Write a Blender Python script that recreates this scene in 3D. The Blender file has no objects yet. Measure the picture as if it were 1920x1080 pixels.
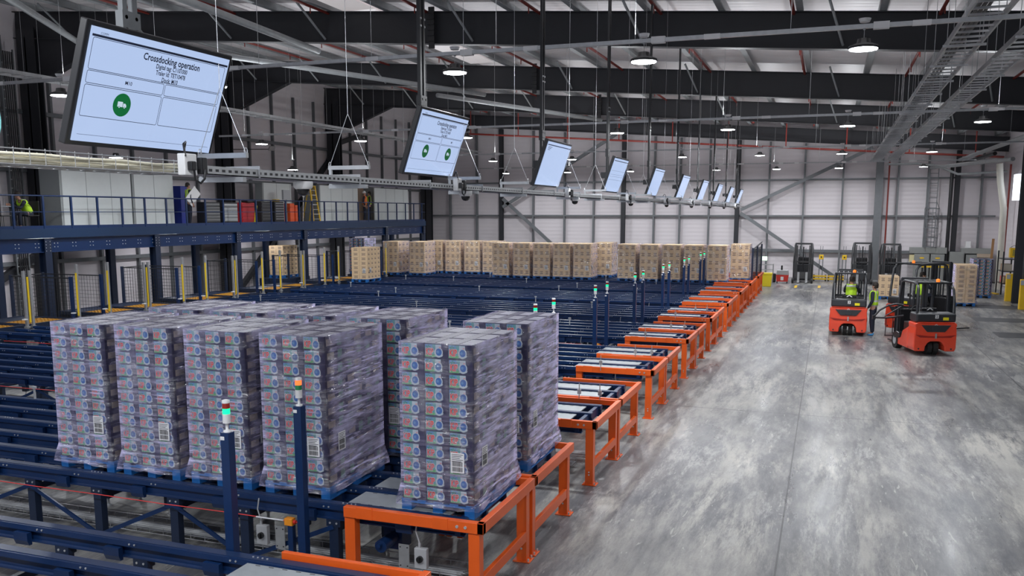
import bpy, bmesh, math, random
from mathutils import Vector, Matrix, Euler
random.seed(7)
PI = math.pi
SC = bpy.context.scene
COL = SC.collection
rad = math.radians

# ------------------------------------------------------------------ camera
cam_d = bpy.data.cameras.new('camera')
cam_o = bpy.data.objects.new('camera', cam_d)
COL.objects.link(cam_o)
cam_d.sensor_width = 36.0
cam_d.lens = 36.0 * 1640 / 1920
cam_d.shift_y = 100 / 1920
cam_d.clip_end = 300
cam_o.location = (0, 0, 4.0)
cam_o.rotation_euler = (rad(90 - 8.394), 0, rad(19.775))
SC.camera = cam_o

# ------------------------------------------------------------------ world, exposure
w = bpy.data.worlds.new('world'); SC.world = w; w.use_nodes = True
w.node_tree.nodes['Background'].inputs[0].default_value = (0.62, 0.68, 0.80, 1)
w.node_tree.nodes['Background'].inputs[1].default_value = 0.55
SC.view_settings.view_transform = 'Standard'
SC.view_settings.look = 'None'
SC.view_settings.gamma = 1.0
SC.view_settings.use_curve_mapping = False
SC.view_settings.exposure = 0.70
SC.cycles.max_bounces = 7
SC.cycles.diffuse_bounces = 4
SC.cycles.transparent_max_bounces = 20
SC.cycles.sample_clamp_indirect = 8.0
LAMP_W = 92.0
UPF = .50       # uplighter added above each lamp to brighten the roof, relative to the lamp

# ------------------------------------------------------------------ materials
MATS = {}
def mat(name, col, rough=.5, metal=0., emit=0., noise=0., nscale=6., spec=.5, bump=0., bscale=40., ecol=None, coat=0.):
    if name in MATS: return MATS[name]
    m = bpy.data.materials.new(name); m.use_nodes = True
    nt = m.node_tree; b = nt.nodes['Principled BSDF']
    b.inputs['Base Color'].default_value = (*col, 1)
    b.inputs['Roughness'].default_value = rough
    b.inputs['Metallic'].default_value = metal
    b.inputs['Specular IOR Level'].default_value = spec
    b.inputs['Coat Weight'].default_value = coat
    if emit:
        b.inputs['Emission Color'].default_value = (*(ecol or col), 1)
        b.inputs['Emission Strength'].default_value = emit
    if noise or bump:
        tc = nt.nodes.new('ShaderNodeTexCoord')
        if noise:
            n = nt.nodes.new('ShaderNodeTexNoise'); n.inputs['Scale'].default_value = nscale
            n.inputs['Detail'].default_value = 5
            nt.links.new(tc.outputs['Object'], n.inputs['Vector'])
            mx = nt.nodes.new('ShaderNodeMix'); mx.data_type = 'RGBA'
            mx.inputs[6].default_value = (*[c * (1 - noise) for c in col], 1)
            mx.inputs[7].default_value = (*[min(1, c * (1 + noise)) for c in col], 1)
            nt.links.new(n.outputs['Fac'], mx.inputs[0]); nt.links.new(mx.outputs[2], b.inputs['Base Color'])
        if bump:
            n2 = nt.nodes.new('ShaderNodeTexNoise'); n2.inputs['Scale'].default_value = bscale
            nt.links.new(tc.outputs['Object'], n2.inputs['Vector'])
            bp = nt.nodes.new('ShaderNodeBump'); bp.inputs['Strength'].default_value = bump
            bp.inputs['Distance'].default_value = .02
            nt.links.new(n2.outputs['Fac'], bp.inputs['Height']); nt.links.new(bp.outputs['Normal'], b.inputs['Normal'])
    MATS[name] = m
    return m

NAVY = mat('navy_paint', (.007, .027, .095), .30, noise=.15, spec=.42)
NAVYD = mat('dark_navy_paint', (.010, .020, .050), .4, noise=.15)
CHAIN = mat('chain_steel', (.012, .030, .085), .30, .0, spec=.5)
BOLT = mat('zinc_bolt', (.75, .76, .78), .3, .7)
ORANGE = mat('orange_paint', (.80, .115, .012), .38, noise=.10, nscale=4)
PLATE = mat('galvanised_plate', (.44, .48, .50), .42, .35, noise=.16, nscale=9)
GALV = mat('galvanised_steel', (.50, .51, .52), .38, .7, noise=.2, nscale=12)
STEEL = mat('charcoal_steel', (.022, .023, .028), .55, noise=.15, nscale=2)
GSTEEL = mat('grey_steel', (.17, .18, .19), .5, .3, noise=.15)
PURL = mat('purlin_steel', (.36, .38, .39), .5, .2, noise=.2)
REDP = mat('red_pipe', (.20, .022, .015), .5)
YEL = mat('yellow_paint', (.80, .50, .02), .42, noise=.08)
BLUEP = mat('pallet_blue', (.010, .13, .42), .55, noise=.2, nscale=20)
WHITE = mat('white_plastic', (.78, .78, .78), .4)
GREYP = mat('grey_plastic', (.42, .43, .45), .45)
BLACK = mat('black_plastic', (.015, .015, .017), .35)
RUB = mat('rubber', (.022, .022, .022), .75, bump=.2)
RED = mat('truck_red', (.86, .075, .030), .28, noise=.05, coat=.3)
TRK = mat('truck_grey', (.035, .037, .042), .38)
SKIN = mat('skin', (.50, .27, .19), .55)
HAIR = mat('hair', (.025, .018, .014), .7)
DCLOTH = mat('dark_cloth', (.018, .022, .04), .85, bump=.2, bscale=25)
SHOE = mat('blue_shoe', (.05, .30, .62), .6)
RED_E = mat('red_button', (.7, .03, .02), .4)
LAMPE = mat('lamp_lens', (1, 1, 1), .4, emit=26, ecol=(.92, .95, 1))
GLASSY = mat('smoked_dome', (.02, .02, .022), .06)
PAPER = mat('label_paper', (.80, .80, .82), .5)
INK = mat('ink', (.03, .03, .035), .6)
INDIGO = mat('carton_indigo', (.016, .014, .058), .42, noise=.25, nscale=7)
INDIGO2 = mat('carton_violet', (.045, .036, .095), .45, noise=.2, nscale=9)
BROWN = mat('carton_brown', (.68, .50, .31), .65, noise=.14, nscale=5)
BROWN2 = mat('carton_print', (.19, .13, .12), .65)
WOODF = mat('cream_cable', (.74, .70, .55), .5)
TEAL = mat('teal_cable', (.20, .55, .55), .4)
CAB = mat('cabin_white', (.70, .74, .73), .35, noise=.04)
CABG = mat('cabin_grey', (.30, .32, .32), .45)
DBLUE = mat('deep_blue_panel', (.012, .03, .28), .4)
CABINET = mat('cabinet_grey', (.26, .27, .26), .45, noise=.08)
GREENL = mat('green_lens', (.02, .5, .15), .3, emit=1.1, ecol=(.0, .95, .30))
REDL = mat('dark_red_lens', (.35, .03, .02), .25)
REDLIT = mat('lit_red_lens', (.8, .08, .03), .25, emit=1.6, ecol=(1, .10, .02))
GREENOFF = mat('green_lens_off', (.03, .28, .10), .25)

def floor_material():
    m = bpy.data.materials.new('worn_concrete'); m.use_nodes = True
    nt = m.node_tree; N = nt.nodes; L = nt.links; b = N['Principled BSDF']
    tc = N.new('ShaderNodeTexCoord')
    def noise(sc, det, vec, rough=.6, dist=0.):
        n = N.new('ShaderNodeTexNoise'); n.inputs['Scale'].default_value = sc
        n.inputs['Detail'].default_value = det; n.inputs['Roughness'].default_value = rough
        n.inputs['Distortion'].default_value = dist
        L.new(vec, n.inputs['Vector']); return n.outputs['Fac']
    def ramp(fac, pts):
        r = N.new('ShaderNodeValToRGB'); e = r.color_ramp.elements
        e[0].position, e[0].color = pts[0][0], (*pts[0][1], 1)
        e[1].position, e[1].color = pts[-1][0], (*pts[-1][1], 1)
        for p, c in pts[1:-1]:
            q = e.new(p); q.color = (*c, 1)
        L.new(fac, r.inputs[0]); return r.outputs[0]
    def mix(a, bb, f, typ='MIX'):
        x = N.new('ShaderNodeMix'); x.data_type = 'RGBA'; x.blend_type = typ
        for s, v in ((x.inputs[0], f), (x.inputs[6], a), (x.inputs[7], bb)):
            if hasattr(v, 'links') or hasattr(v, 'is_linked'): L.new(v, s)
            elif isinstance(v, tuple): s.default_value = (*v, 1)
            else: s.default_value = v
        return x.outputs[2]
    def math_(op, a, bb=None):
        x = N.new('ShaderNodeMath'); x.operation = op
        for s, v in ((x.inputs[0], a), (x.inputs[1], bb)):
            if v is None: continue
            if isinstance(v, (int, float)): s.default_value = v
            else: L.new(v, s)
        return x.outputs[0]
    O = tc.outputs['Object']
    mp = N.new('ShaderNodeMapping'); mp.inputs['Rotation'].default_value = (0, 0, rad(28)); mp.inputs['Scale'].default_value = (1.0, .16, 1)
    L.new(O, mp.inputs['Vector']); S1 = mp.outputs[0]
    mp2 = N.new('ShaderNodeMapping'); mp2.inputs['Rotation'].default_value = (0, 0, rad(-70)); mp2.inputs['Scale'].default_value = (1.0, .22, 1)
    L.new(O, mp2.inputs['Vector']); S2 = mp2.outputs[0]
    base = ramp(noise(.20, 5, O, .6, .3), [(.34, (.10, .104, .118)), (.52, (.155, .156, .160)), (.68, (.235, .23, .22))])
    mott = ramp(noise(2.2, 15, S2, .78), [(.36, (.45, .46, .50)), (.5, (1, 1, 1)), (.62, (1.75, 1.72, 1.62))])
    c = mix(base, mott, .85, 'MULTIPLY')
    big = ramp(noise(.33, 4, O, .5), [(.38, (.10, .10, .10)), (.60, (1, 1, 1))])
    pale = ramp(noise(.95, 15, S1, .80, .25), [(.47, (0, 0, 0)), (.56, (1, 1, 1))])
    c = mix(c, (.43, .415, .375), mix((0, 0, 0), pale, big))
    pale2 = ramp(noise(1.5, 15, S2, .82, .2), [(.53, (0, 0, 0)), (.60, (1, 1, 1))])
    c = mix(c, (.38, .375, .36), math_('MULTIPLY', pale2, .75))
    dark = ramp(noise(.8, 15, S2, .80, .2), [(.53, (0, 0, 0)), (.62, (1, 1, 1))])
    c = mix(c, (.075, .08, .10), math_('MULTIPLY', dark, .55))
    fine = noise(30, 8, O, .85)
    c = mix(c, mix((.45, .45, .45), (1.5, 1.5, 1.5), fine), .6, 'MULTIPLY')
    sc1 = ramp(noise(13, 2, S1, .5, 1.), [(.69, (0, 0, 0)), (.71, (1, 1, 1))])
    c = mix(c, (.50, .49, .45), math_('MULTIPLY', sc1, .5))
    # saw-cut joints
    sep = N.new('ShaderNodeSeparateXYZ'); L.new(O, sep.inputs[0])
    def line(coord, off, per, wd):
        a = math_('ADD', coord, -off); a = math_('DIVIDE', a, per); fr = math_('FRACT', math_('ADD', a, .5))
        d = math_('ABSOLUTE', math_('SUBTRACT', fr, .5)); return math_('LESS_THAN', d, wd / per)
    j = math_('MAXIMUM', line(sep.outputs[0], -.38, 4.73, .011), line(sep.outputs[1], 18.0, 36, .013))
    c = mix(c, (.035, .035, .04), math_('MULTIPLY', j, .8))
    L.new(c, b.inputs['Base Color'])
    r = ramp(noise(.9, 8, S1, .65, .6), [(.35, (.24, .24, .24)), (.68, (.52, .52, .52))])
    L.new(r, b.inputs['Roughness'])
    b.inputs['Specular IOR Level'].default_value = .5
    bp = N.new('ShaderNodeBump'); bp.inputs['Strength'].default_value = .12; bp.inputs['Distance'].default_value = .01
    L.new(noise(14, 8, O, .7), bp.inputs['Height']); L.new(bp.outputs[0], b.inputs['Normal'])
    return m
FLOOR = floor_material()

def cladding(name, col, period=.30, axis=2, strength=.35, rough=.42):
    m = bpy.data.materials.new(name); m.use_nodes = True
    nt = m.node_tree; N = nt.nodes; L = nt.links; b = N['Principled BSDF']
    tc = N.new('ShaderNodeTexCoord'); sep = N.new('ShaderNodeSeparateXYZ'); L.new(tc.outputs['Object'], sep.inputs[0])
    mm = N.new('ShaderNodeMath'); mm.operation = 'MULTIPLY'; mm.inputs[1].default_value = 2 * PI / period
    L.new(sep.outputs[axis], mm.inputs[0])
    s = N.new('ShaderNodeMath'); s.operation = 'SINE'; L.new(mm.outputs[0], s.inputs[0])
    bp = N.new('ShaderNodeBump'); bp.inputs['Strength'].default_value = strength; bp.inputs['Distance'].default_value = .02
    L.new(s.outputs[0], bp.inputs['Height']); L.new(bp.outputs[0], b.inputs['Normal'])
    n = N.new('ShaderNodeTexNoise'); n.inputs['Scale'].default_value = .5; n.inputs['Detail'].default_value = 4
    L.new(tc.outputs['Object'], n.inputs['Vector'])
    mx = N.new('ShaderNodeMix'); mx.data_type = 'RGBA'
    mx.inputs[6].default_value = (*[c * .9 for c in col], 1); mx.inputs[7].default_value = (*col, 1)
    L.new(n.outputs['Fac'], mx.inputs[0]); L.new(mx.outputs[2], b.inputs['Base Color'])
    b.inputs['Roughness'].default_value = rough
    return m
WALLM = cladding('white_cladding', (.76, .71, .735), .25, 2, .14)
ROOFM = cladding('roof_liner', (.86, .82, .83), .33, 1, .3)
NAVYW = mat('navy_wall_panel', (.018, .028, .045), .5, noise=.1)

def hivis():
    m = bpy.data.materials.new('hi_vis_fabric'); m.use_nodes = True
    nt = m.node_tree; N = nt.nodes; L = nt.links; b = N['Principled BSDF']
    tc = N.new('ShaderNodeTexCoord'); sep = N.new('ShaderNodeSeparateXYZ'); L.new(tc.outputs['Object'], sep.inputs[0])
    def M(op, a, bb):
        x = N.new('ShaderNodeMath'); x.operation = op
        for s, v in ((x.inputs[0], a), (x.inputs[1], bb)):
            if isinstance(v, (int, float)): s.default_value = v
            else: L.new(v, s)
        return x.outputs[0]
    z = sep.outputs[2]; ax = M('ABSOLUTE', sep.outputs[0], 0)
    b1 = M('LESS_THAN', M('ABSOLUTE', M('SUBTRACT', z, .98), 0), .028)
    b2 = M('LESS_THAN', M('ABSOLUTE', M('SUBTRACT', z, 1.14), 0), .028)
    b3 = M('MULTIPLY', M('LESS_THAN', M('ABSOLUTE', M('SUBTRACT', ax, .10), 0), .024), M('GREATER_THAN', z, 1.12))
    f = M('MAXIMUM', M('MAXIMUM', b1, b2), b3)
    mx = N.new('ShaderNodeMix'); mx.data_type = 'RGBA'; L.new(f, mx.inputs[0])
    mx.inputs[6].default_value = (.50, .82, .03, 1); mx.inputs[7].default_value = (.55, .57, .56, 1)
    L.new(mx.outputs[2], b.inputs['Base Color']); b.inputs['Roughness'].default_value = .7
    return m
HIVIS = hivis()

def wrap_material(name, haze, glo=.15):
    m = bpy.data.materials.new(name); m.use_nodes = True
    nt = m.node_tree; N = nt.nodes; L = nt.links
    for n in list(N): N.remove(n)
    out = N.new('ShaderNodeOutputMaterial'); tc = N.new('ShaderNodeTexCoord')
    mp = N.new('ShaderNodeMapping'); mp.inputs['Scale'].default_value = (1.2, 1.2, 9); mp.inputs['Rotation'].default_value = (rad(14), rad(9), 0)
    L.new(tc.outputs['Object'], mp.inputs[0])
    n1 = N.new('ShaderNodeTexNoise'); n1.inputs['Scale'].default_value = 1.8; n1.inputs['Detail'].default_value = 6; n1.inputs['Distortion'].default_value = .8
    L.new(mp.outputs[0], n1.inputs['Vector'])
    bp = N.new('ShaderNodeBump'); bp.inputs['Strength'].default_value = 1.0; bp.inputs['Distance'].default_value = .05
    L.new(n1.outputs['Fac'], bp.inputs['Height'])
    n2 = N.new('ShaderNodeTexNoise'); n2.inputs['Scale'].default_value = 7; n2.inputs['Detail'].default_value = 3
    L.new(tc.outputs['Object'], n2.inputs['Vector'])
    tr = N.new('ShaderNodeBsdfTransparent')
    gl = N.new('ShaderNodeBsdfGlossy'); gl.inputs['Roughness'].default_value = .13; gl.inputs['Color'].default_value = (1, 1, 1, 1)
    df = N.new('ShaderNodeBsdfDiffuse'); df.inputs['Color'].default_value = (.68, .64, .92, 1)
    L.new(bp.outputs[0], gl.inputs['Normal'])
    a = N.new('ShaderNodeMixShader')
    r = N.new('ShaderNodeMapRange'); r.inputs[1].default_value = .38; r.inputs[2].default_value = .72
    r.inputs[3].default_value = haze * .2; r.inputs[4].default_value = haze * 1.6
    lw = N.new('ShaderNodeLayerWeight'); lw.inputs['Blend'].default_value = .35
    mh = N.new('ShaderNodeMath'); mh.operation = 'MULTIPLY_ADD'; mh.inputs[1].default_value = 14.0; mh.inputs[2].default_value = .15
    L.new(lw.outputs['Facing'], mh.inputs[0])
    mm = N.new('ShaderNodeMath'); mm.operation = 'MULTIPLY'; mm.use_clamp = True
    mp3 = N.new('ShaderNodeMapping'); mp3.inputs['Scale'].default_value = (.8, .8, 14); mp3.inputs['Rotation'].default_value = (rad(-10), rad(6), 0)
    L.new(tc.outputs['Object'], mp3.inputs[0])
    n3 = N.new('ShaderNodeTexNoise'); n3.inputs['Scale'].default_value = 2.2; n3.inputs['Detail'].default_value = 5; n3.inputs['Roughness'].default_value = .7; n3.inputs['Distortion'].default_value = .3
    L.new(mp3.outputs[0], n3.inputs['Vector'])
    r3 = N.new('ShaderNodeMapRange'); r3.inputs[1].default_value = .56; r3.inputs[2].default_value = .72; r3.inputs[3].default_value = 0; r3.inputs[4].default_value = haze * 3.2
    L.new(n3.outputs['Fac'], r3.inputs[0])
    ad = N.new('ShaderNodeMath'); ad.operation = 'ADD'; L.new(r.outputs[0], ad.inputs[0]); L.new(r3.outputs[0], ad.inputs[1])
    L.new(n1.outputs['Fac'], r.inputs[0]); L.new(ad.outputs[0], mm.inputs[0]); L.new(mh.outputs[0], mm.inputs[1]); L.new(mm.outputs[0], a.inputs[0])
    L.new(tr.outputs[0], a.inputs[1]); L.new(df.outputs[0], a.inputs[2])
    c = N.new('ShaderNodeMixShader')
    r2 = N.new('ShaderNodeMapRange'); r2.inputs[1].default_value = .42; r2.inputs[2].default_value = .68
    r2.inputs[3].default_value = .01; r2.inputs[4].default_value = glo
    L.new(n2.outputs['Fac'], r2.inputs[0]); L.new(r2.outputs[0], c.inputs[0])
    L.new(a.outputs[0], c.inputs[1]); L.new(gl.outputs[0], c.inputs[2])
    L.new(c.outputs[0], out.inputs[0])
    return m
WRAP = wrap_material('stretch_wrap', .085, .30)
WRAPB = wrap_material('stretch_wrap_thin', .03, .40)

def alpha_screen():
    m = bpy.data.materials.new('screen_glow'); m.use_nodes = True
    b = m.node_tree.nodes['Principled BSDF']
    b.inputs['Base Color'].default_value = (.02, .02, .02, 1); b.inputs['Roughness'].default_value = .2
    b.inputs['Emission Color'].default_value = (.50, .64, .95, 1); b.inputs['Emission Strength'].default_value = .53
    return m
SCREEN = alpha_screen()
SCR_INK = mat('screen_ink', (.02, .03, .07), .4)
SCR_GREEN = mat('screen_green', (.0, .14, .03), .4, emit=.3, ecol=(.0, .12, .03))
SCR_WHITE = mat('screen_white', (.2, .2, .2), .4, emit=.45, ecol=(.6, .75, .9))
SCR_PALE = mat('screen_pale', (.02, .02, .02), .3, emit=.95, ecol=(.58, .72, .97))

# ------------------------------------------------------------------ mesh builder
class MB:
    def __init__(s): s.v = []; s.f = []; s.m = []; s.sm = []
    def add(s, vs, fs, m=0, smooth=False):
        o = len(s.v); s.v += [tuple(v) for v in vs]
        for f in fs: s.f.append(tuple(i + o for i in f)); s.m.append(m); s.sm.append(smooth)
        return s
    def box(s, x0, x1, y0, y1, z0, z1, m=0):
        vs = [(x, y, z) for z in (z0, z1) for y in (y0, y1) for x in (x0, x1)]
        return s.add(vs, [(0, 2, 3, 1), (4, 5, 7, 6), (0, 1, 5, 4), (2, 6, 7, 3), (0, 4, 6, 2), (1, 3, 7, 5)], m)
    def cbox(s, c, d, m=0):
        return s.box(c[0]-d[0]/2, c[0]+d[0]/2, c[1]-d[1]/2, c[1]+d[1]/2, c[2]-d[2]/2, c[2]+d[2]/2, m)
    def bar(s, p, q, w, h, m=0, up=(0, 0, 1)):
        p = Vector(p); q = Vector(q); d = (q - p).normalized(); u = Vector(up)
        if abs(d.dot(u)) > .98: u = Vector((0, 1, 0))
        a = d.cross(u).normalized(); b = a.cross(d).normalized()
        vs = [e + a*i*w/2 + b*j*h/2 for e in (p, q) for j in (-1, 1) for i in (-1, 1)]
        return s.add(vs, [(0, 1, 3, 2), (4, 6, 7, 5), (0, 4, 5, 1), (2, 3, 7, 6), (0, 2, 6, 4), (1, 5, 7, 3)], m)
    def cyl(s, p, q, r, n=10, m=0, r2=None, cap=True):
        p = Vector(p); q = Vector(q); d = (q - p).normalized()
        u = Vector((0, 0, 1)) if abs(d.z) < .95 else Vector((1, 0, 0))
        a = d.cross(u).normalized(); b = a.cross(d).normalized(); r2 = r if r2 is None else r2
        vs = [e + (a*math.cos(2*PI*i/n) + b*math.sin(2*PI*i/n))*rr for e, rr in ((p, r), (q, r2)) for i in range(n)]
        s.add(vs, [(i, (i+1) % n, n + (i+1) % n, n + i) for i in range(n)], m, True)
        if cap:
            s.add(vs, [tuple(range(n))[::-1], tuple(range(n, 2*n))], m)
        return s
    def tube(s, pts, r, n=8, m=0):
        pts = [Vector(p) for p in pts]; rings = []; prev = None
        for i, p in enumerate(pts):
            d = ((pts[min(i+1, len(pts)-1)] - pts[max(i-1, 0)])).normalized()
            u = prev if prev is not None else (Vector((0, 0, 1)) if abs(d.z) < .9 else Vector((1, 0, 0)))
            a = d.cross(u).normalized(); b = a.cross(d).normalized(); prev = b
            rings.append([p + (a*math.cos(2*PI*k/n) + b*math.sin(2*PI*k/n))*r for k in range(n)])
        vs = [v for rg in rings for v in rg]
        fs = [(i*n+k, i*n+(k+1) % n, (i+1)*n+(k+1) % n, (i+1)*n+k) for i in range(len(pts)-1) for k in range(n)]
        s.add(vs, fs, m, True)
        return s.add(vs, [tuple(range(n))[::-1], tuple(range(len(vs)-n, len(vs)))], m)
    def lathe(s, prof, c=(0, 0, 0), n=16, m=0, smooth=True):
        vs = [(c[0]+r*math.cos(2*PI*k/n), c[1]+r*math.sin(2*PI*k/n), c[2]+z) for r, z in prof for k in range(n)]
        fs = [(i*n+k, i*n+(k+1) % n, (i+1)*n+(k+1) % n, (i+1)*n+k) for i in range(len(prof)-1) for k in range(n)]
        s.add(vs, fs, m, smooth)
        return s.add(vs, [tuple(range(n))[::-1], tuple(range(len(vs)-n, len(vs)))], m)
    def prism(s, poly, a, b, axis='y', m=0):
        n = len(poly)
        def P(u, v, t): return {'y': (u, t, v), 'x': (t, u, v), 'z': (u, v, t)}[axis]
        vs = [P(u, v, a) for u, v in poly] + [P(u, v, b) for u, v in poly]
        fs = [tuple(range(n)), tuple(range(n, 2*n))[::-1]] + [(i, n+i, n+(i+1) % n, (i+1) % n) for i in range(n)]
        return s.add(vs, fs, m)
    def merge(s, o, M=None, mo=0):
        vs = [M @ Vector(v) for v in o.v] if M else o.v
        k = len(s.v); s.v += [tuple(v) for v in vs]
        s.f += [tuple(i + k for i in f) for f in o.f]; s.m += [x + mo for x in o.m]; s.sm += o.sm
        return s
    def build(s, name, mats, parent=None, loc=None, rot=None, bevel=0., fix=True, seg=2):
        me = bpy.data.meshes.new(name); me.from_pydata(s.v, [], s.f)
        if not isinstance(mats, (list, tuple)): mats = [mats]
        for mm in mats: me.materials.append(mm)
        me.polygons.foreach_set('material_index', [min(x, len(mats)-1) for x in s.m])
        me.polygons.foreach_set('use_smooth', s.sm)
        if fix:
            bm = bmesh.new(); bm.from_mesh(me); bmesh.ops.recalc_face_normals(bm, faces=bm.faces); bm.to_mesh(me); bm.free()
        me.update()
        o = bpy.data.objects.new(name, me); COL.objects.link(o)
        if parent is not None: setpar(o, parent)
        if loc: o.location = loc
        if rot: o.rotation_euler = rot
        if bevel:
            md = o.modifiers.new('bevel', 'BEVEL'); md.width = bevel; md.segments = seg; md.limit_method = 'ANGLE'
        return o

KIDS = {}
def setpar(o, p):
    o.parent = p; KIDS.setdefault(p, []).append(o)
def tag(o, label=None, cat=None, group=None, kind=None):
    if label: o['label'] = label
    if cat: o['category'] = cat
    if group: o['group'] = group
    if kind: o['kind'] = kind
    return o
def thing(name, label, cat, loc=(0, 0, 0), rz=0, group=None):
    o = bpy.data.objects.new(name, None); COL.objects.link(o); o.location = loc; o.rotation_euler = (0, 0, rz)
    o.empty_display_size = .1
    return tag(o, label, cat, group)
def dup(o, parent=None):
    c = o.copy(); COL.objects.link(c)
    if parent is not None: setpar(c, parent)
    for k in list(KIDS.get(o, [])): dup(k, c)
    return c
def struct(o, label=None): return tag(o, label, kind='structure')

def text_mb(s, size, m=0, align='CENTER', depth=.0008, bold=0.0):
    cu = bpy.data.curves.new('lettering', 'FONT'); cu.body = s; cu.size = size; cu.align_x = align; cu.align_y = 'CENTER'
    cu.resolution_u = 2; cu.offset = bold * size
    ob = bpy.data.objects.new('lettering', cu); COL.objects.link(ob)
    dg = bpy.context.evaluated_depsgraph_get(); dg.update()
    me = bpy.data.meshes.new_from_object(ob.evaluated_get(dg))
    mb = MB()
    # text lies in XY plane; turn it upright: facing -Y
    mb.add([(v.co.x, -depth, v.co.y) for v in me.vertices], [tuple(p.vertices) for p in me.polygons], m)
    bpy.data.objects.remove(ob); bpy.data.meshes.remove(me); bpy.data.curves.remove(cu)
    return mb
def disc(mb, cx, cz, r, y, m, n=20, sx=1.):
    mb.add([(cx + sx*r*math.cos(2*PI*k/n), y, cz + r*math.sin(2*PI*k/n)) for k in range(n)], [tuple(range(n))], m)
def quad(mb, x0, x1, z0, z1, y, m):
    mb.add([(x0, y, z0), (x1, y, z0), (x1, y, z1), (x0, y, z1)], [(0, 1, 2, 3)], m)
ORD = ['first', 'second', 'third', 'fourth', 'fifth', 'sixth', 'seventh', 'eighth', 'ninth', 'tenth', 'eleventh', 'twelfth', 'thirteenth', 'fourteenth', 'fifteenth', 'sixteenth']

# ------------------------------------------------------------------ the shell
LX, RX, FY, NY = -27.0, 9.2, 57.0, -14.0
SLOPE, ZR = .0731, 8.0
def zroof(x): return ZR - SLOPE * x          # underside of the rafters
struct(MB().box(-29, 13, NY, 58, -.2, 0).build('floor', FLOOR))
m = MB(); m.add([(RX+3, NY, zroof(RX+3)+1.15), (RX+3, 58, zroof(RX+3)+1.15), (LX-2, 58, zroof(LX-2)+1.15), (LX-2, NY, zroof(LX-2)+1.15)], [(0, 1, 2, 3)])
m.add([(RX+3, NY, zroof(RX+3)+1.3), (RX+3, 58, zroof(RX+3)+1.3), (LX-2, 58, zroof(LX-2)+1.3), (LX-2, NY, zroof(LX-2)+1.3)], [(0, 1, 2, 3)])
struct(m.build('ceiling', ROOFM, fix=False))
struct(MB().box(LX-.2, RX+.2, FY, FY+.2, 0, 11.4).build('wall_far', WALLM))
struct(MB().box(LX-.2, LX, NY, FY, 0, 11.4).build('wall_left', WALLM))
struct(MB().box(RX, RX+.2, 46, FY, 0, 9).build('wall_right', WALLM))
struct(MB().box(8.2, 8.45, NY, 46, 0, 9).box(8.2, RX+.2, 45.8, 46.0, 0, 9).build('wall_dock', NAVYW))
# thin dark rectangles on the slab near the dock wall
for (x0, x1, y0, y1) in ((5.3, 8.1, 36.2, 37.5), (4.9, 8.1, 41.2, 42.6), (5.35, 7.9, 31.7, 33.0)):
    struct(MB().box(x0, x1, y0, y1, 0, .006).build('dark_floor_strip', mat('dark_slab', (.07, .072, .078), .5, noise=.2, nscale=3)))

def ibeam(p, q, h, wd, tf=.03, up=(0, 0, 1), m=0):
    p = Vector(p); q = Vector(q); d = (q-p).normalized(); a = d.cross(Vector(up)).normalized(); b = a.cross(d).normalized()
    mb = MB()
    mb.bar(p + b*(h/2-tf/2), q + b*(h/2-tf/2), wd, tf, m, up); mb.bar(p - b*(h/2-tf/2), q - b*(h/2-tf/2), wd, tf, m, up)
    mb.bar(p, q, .03, h - 2*tf, m, up)
    return mb
RAFT = [-9.5, 1.5, 12.7, 24.0, 34.3, 44.0, 56.0]
for y in RAFT[1:]:
    h = .90 if y < 56 else .8
    mb = ibeam((RX, y, zroof(RX)+h/2), (LX, y, zroof(LX)+h/2), h, .28)
    # haunch down to the left column
    mb.prism([(LX, zroof(LX)), (LX, zroof(LX)-1.5), (LX+1.2, zroof(LX)-1.5), (LX+4.2, zroof(LX+4.2)+.02)], y-.02, y+.02, 'y')
    mb.bar((LX+1.1, y, zroof(LX)-1.5), (LX+4.2, y, zroof(LX+4.2)), .28, .03)
    struct(mb.build('rafter', STEEL))
    mb = MB(); mb.box(LX+.15, LX+.95, y-.15, y-.11, 0, zroof(LX)+.3); mb.box(LX+.15, LX+.95, y+.11, y+.15, 0, zroof(LX)+.3); mb.box(LX+.5, LX+.56, y-.15, y+.15, 0, zroof(LX))
    struct(mb.build('steel_column', STEEL))
    if y < 56:
        struct(ibeam((RX-.9 if y > 46 else 7.95, y, 0), (RX-.9 if y > 46 else 7.95, y, zroof(8)), .3, .3, up=(0, 1, 0)).build('steel_column', STEEL))
        for k, x in enumerate((-24.5, -21.3, -18, -14.6, -9.8, -4.9, 0.1, 5.0)):       # fly braces to the purlins
            if y < 13: continue
            struct(MB().cyl((x, y-.05, zroof(x)+.1), (x-.35, y-1.0, zroof(x)+1.0), .035, 8).build('fly_brace', PURL))
# purlins and red sprinkler branches
x = RX - .6; k = 0
while x > LX:
    struct(MB().box(x-.03, x+.03, NY, FY, zroof(x)+.91, zroof(x)+1.13).box(x-.03, x+.14, NY, FY, zroof(x)+.90, zroof(x)+.93).build('purlin', PURL))
    x -= 1.92; k += 1
SPR = 'branch pipes of the sprinkler system'
for k in range(9):
    x = 5.6 - 3.35*k
    mb = MB().cyl((x, 0, zroof(x)+.86), (x, 54.2, zroof(x)+.86), .045, 8)
    y = 2
    while y < 54:
        mb.cyl((x, y, zroof(x)+.86), (x, y, zroof(x)+.66), .018, 6); y += 3
    tag(mb.build('sprinkler_pipe', REDP), 'red sprinkler branch pipe under the roof sheets, %s from the right wall' % ORD[k], 'pipe', SPR)
mb = MB().cyl((RX-.5, 54.3, 6.95), (LX+.6, 54.3, 9.35), .06, 10)
for k in range(11):
    x = 7.3 - 3.3*k; zz = 6.95 + (RX-.5-x)*.0675
    mb.cyl((x, 54.3, zz), (x, 54.3, zroof(x)+.9), .035, 8)
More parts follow.
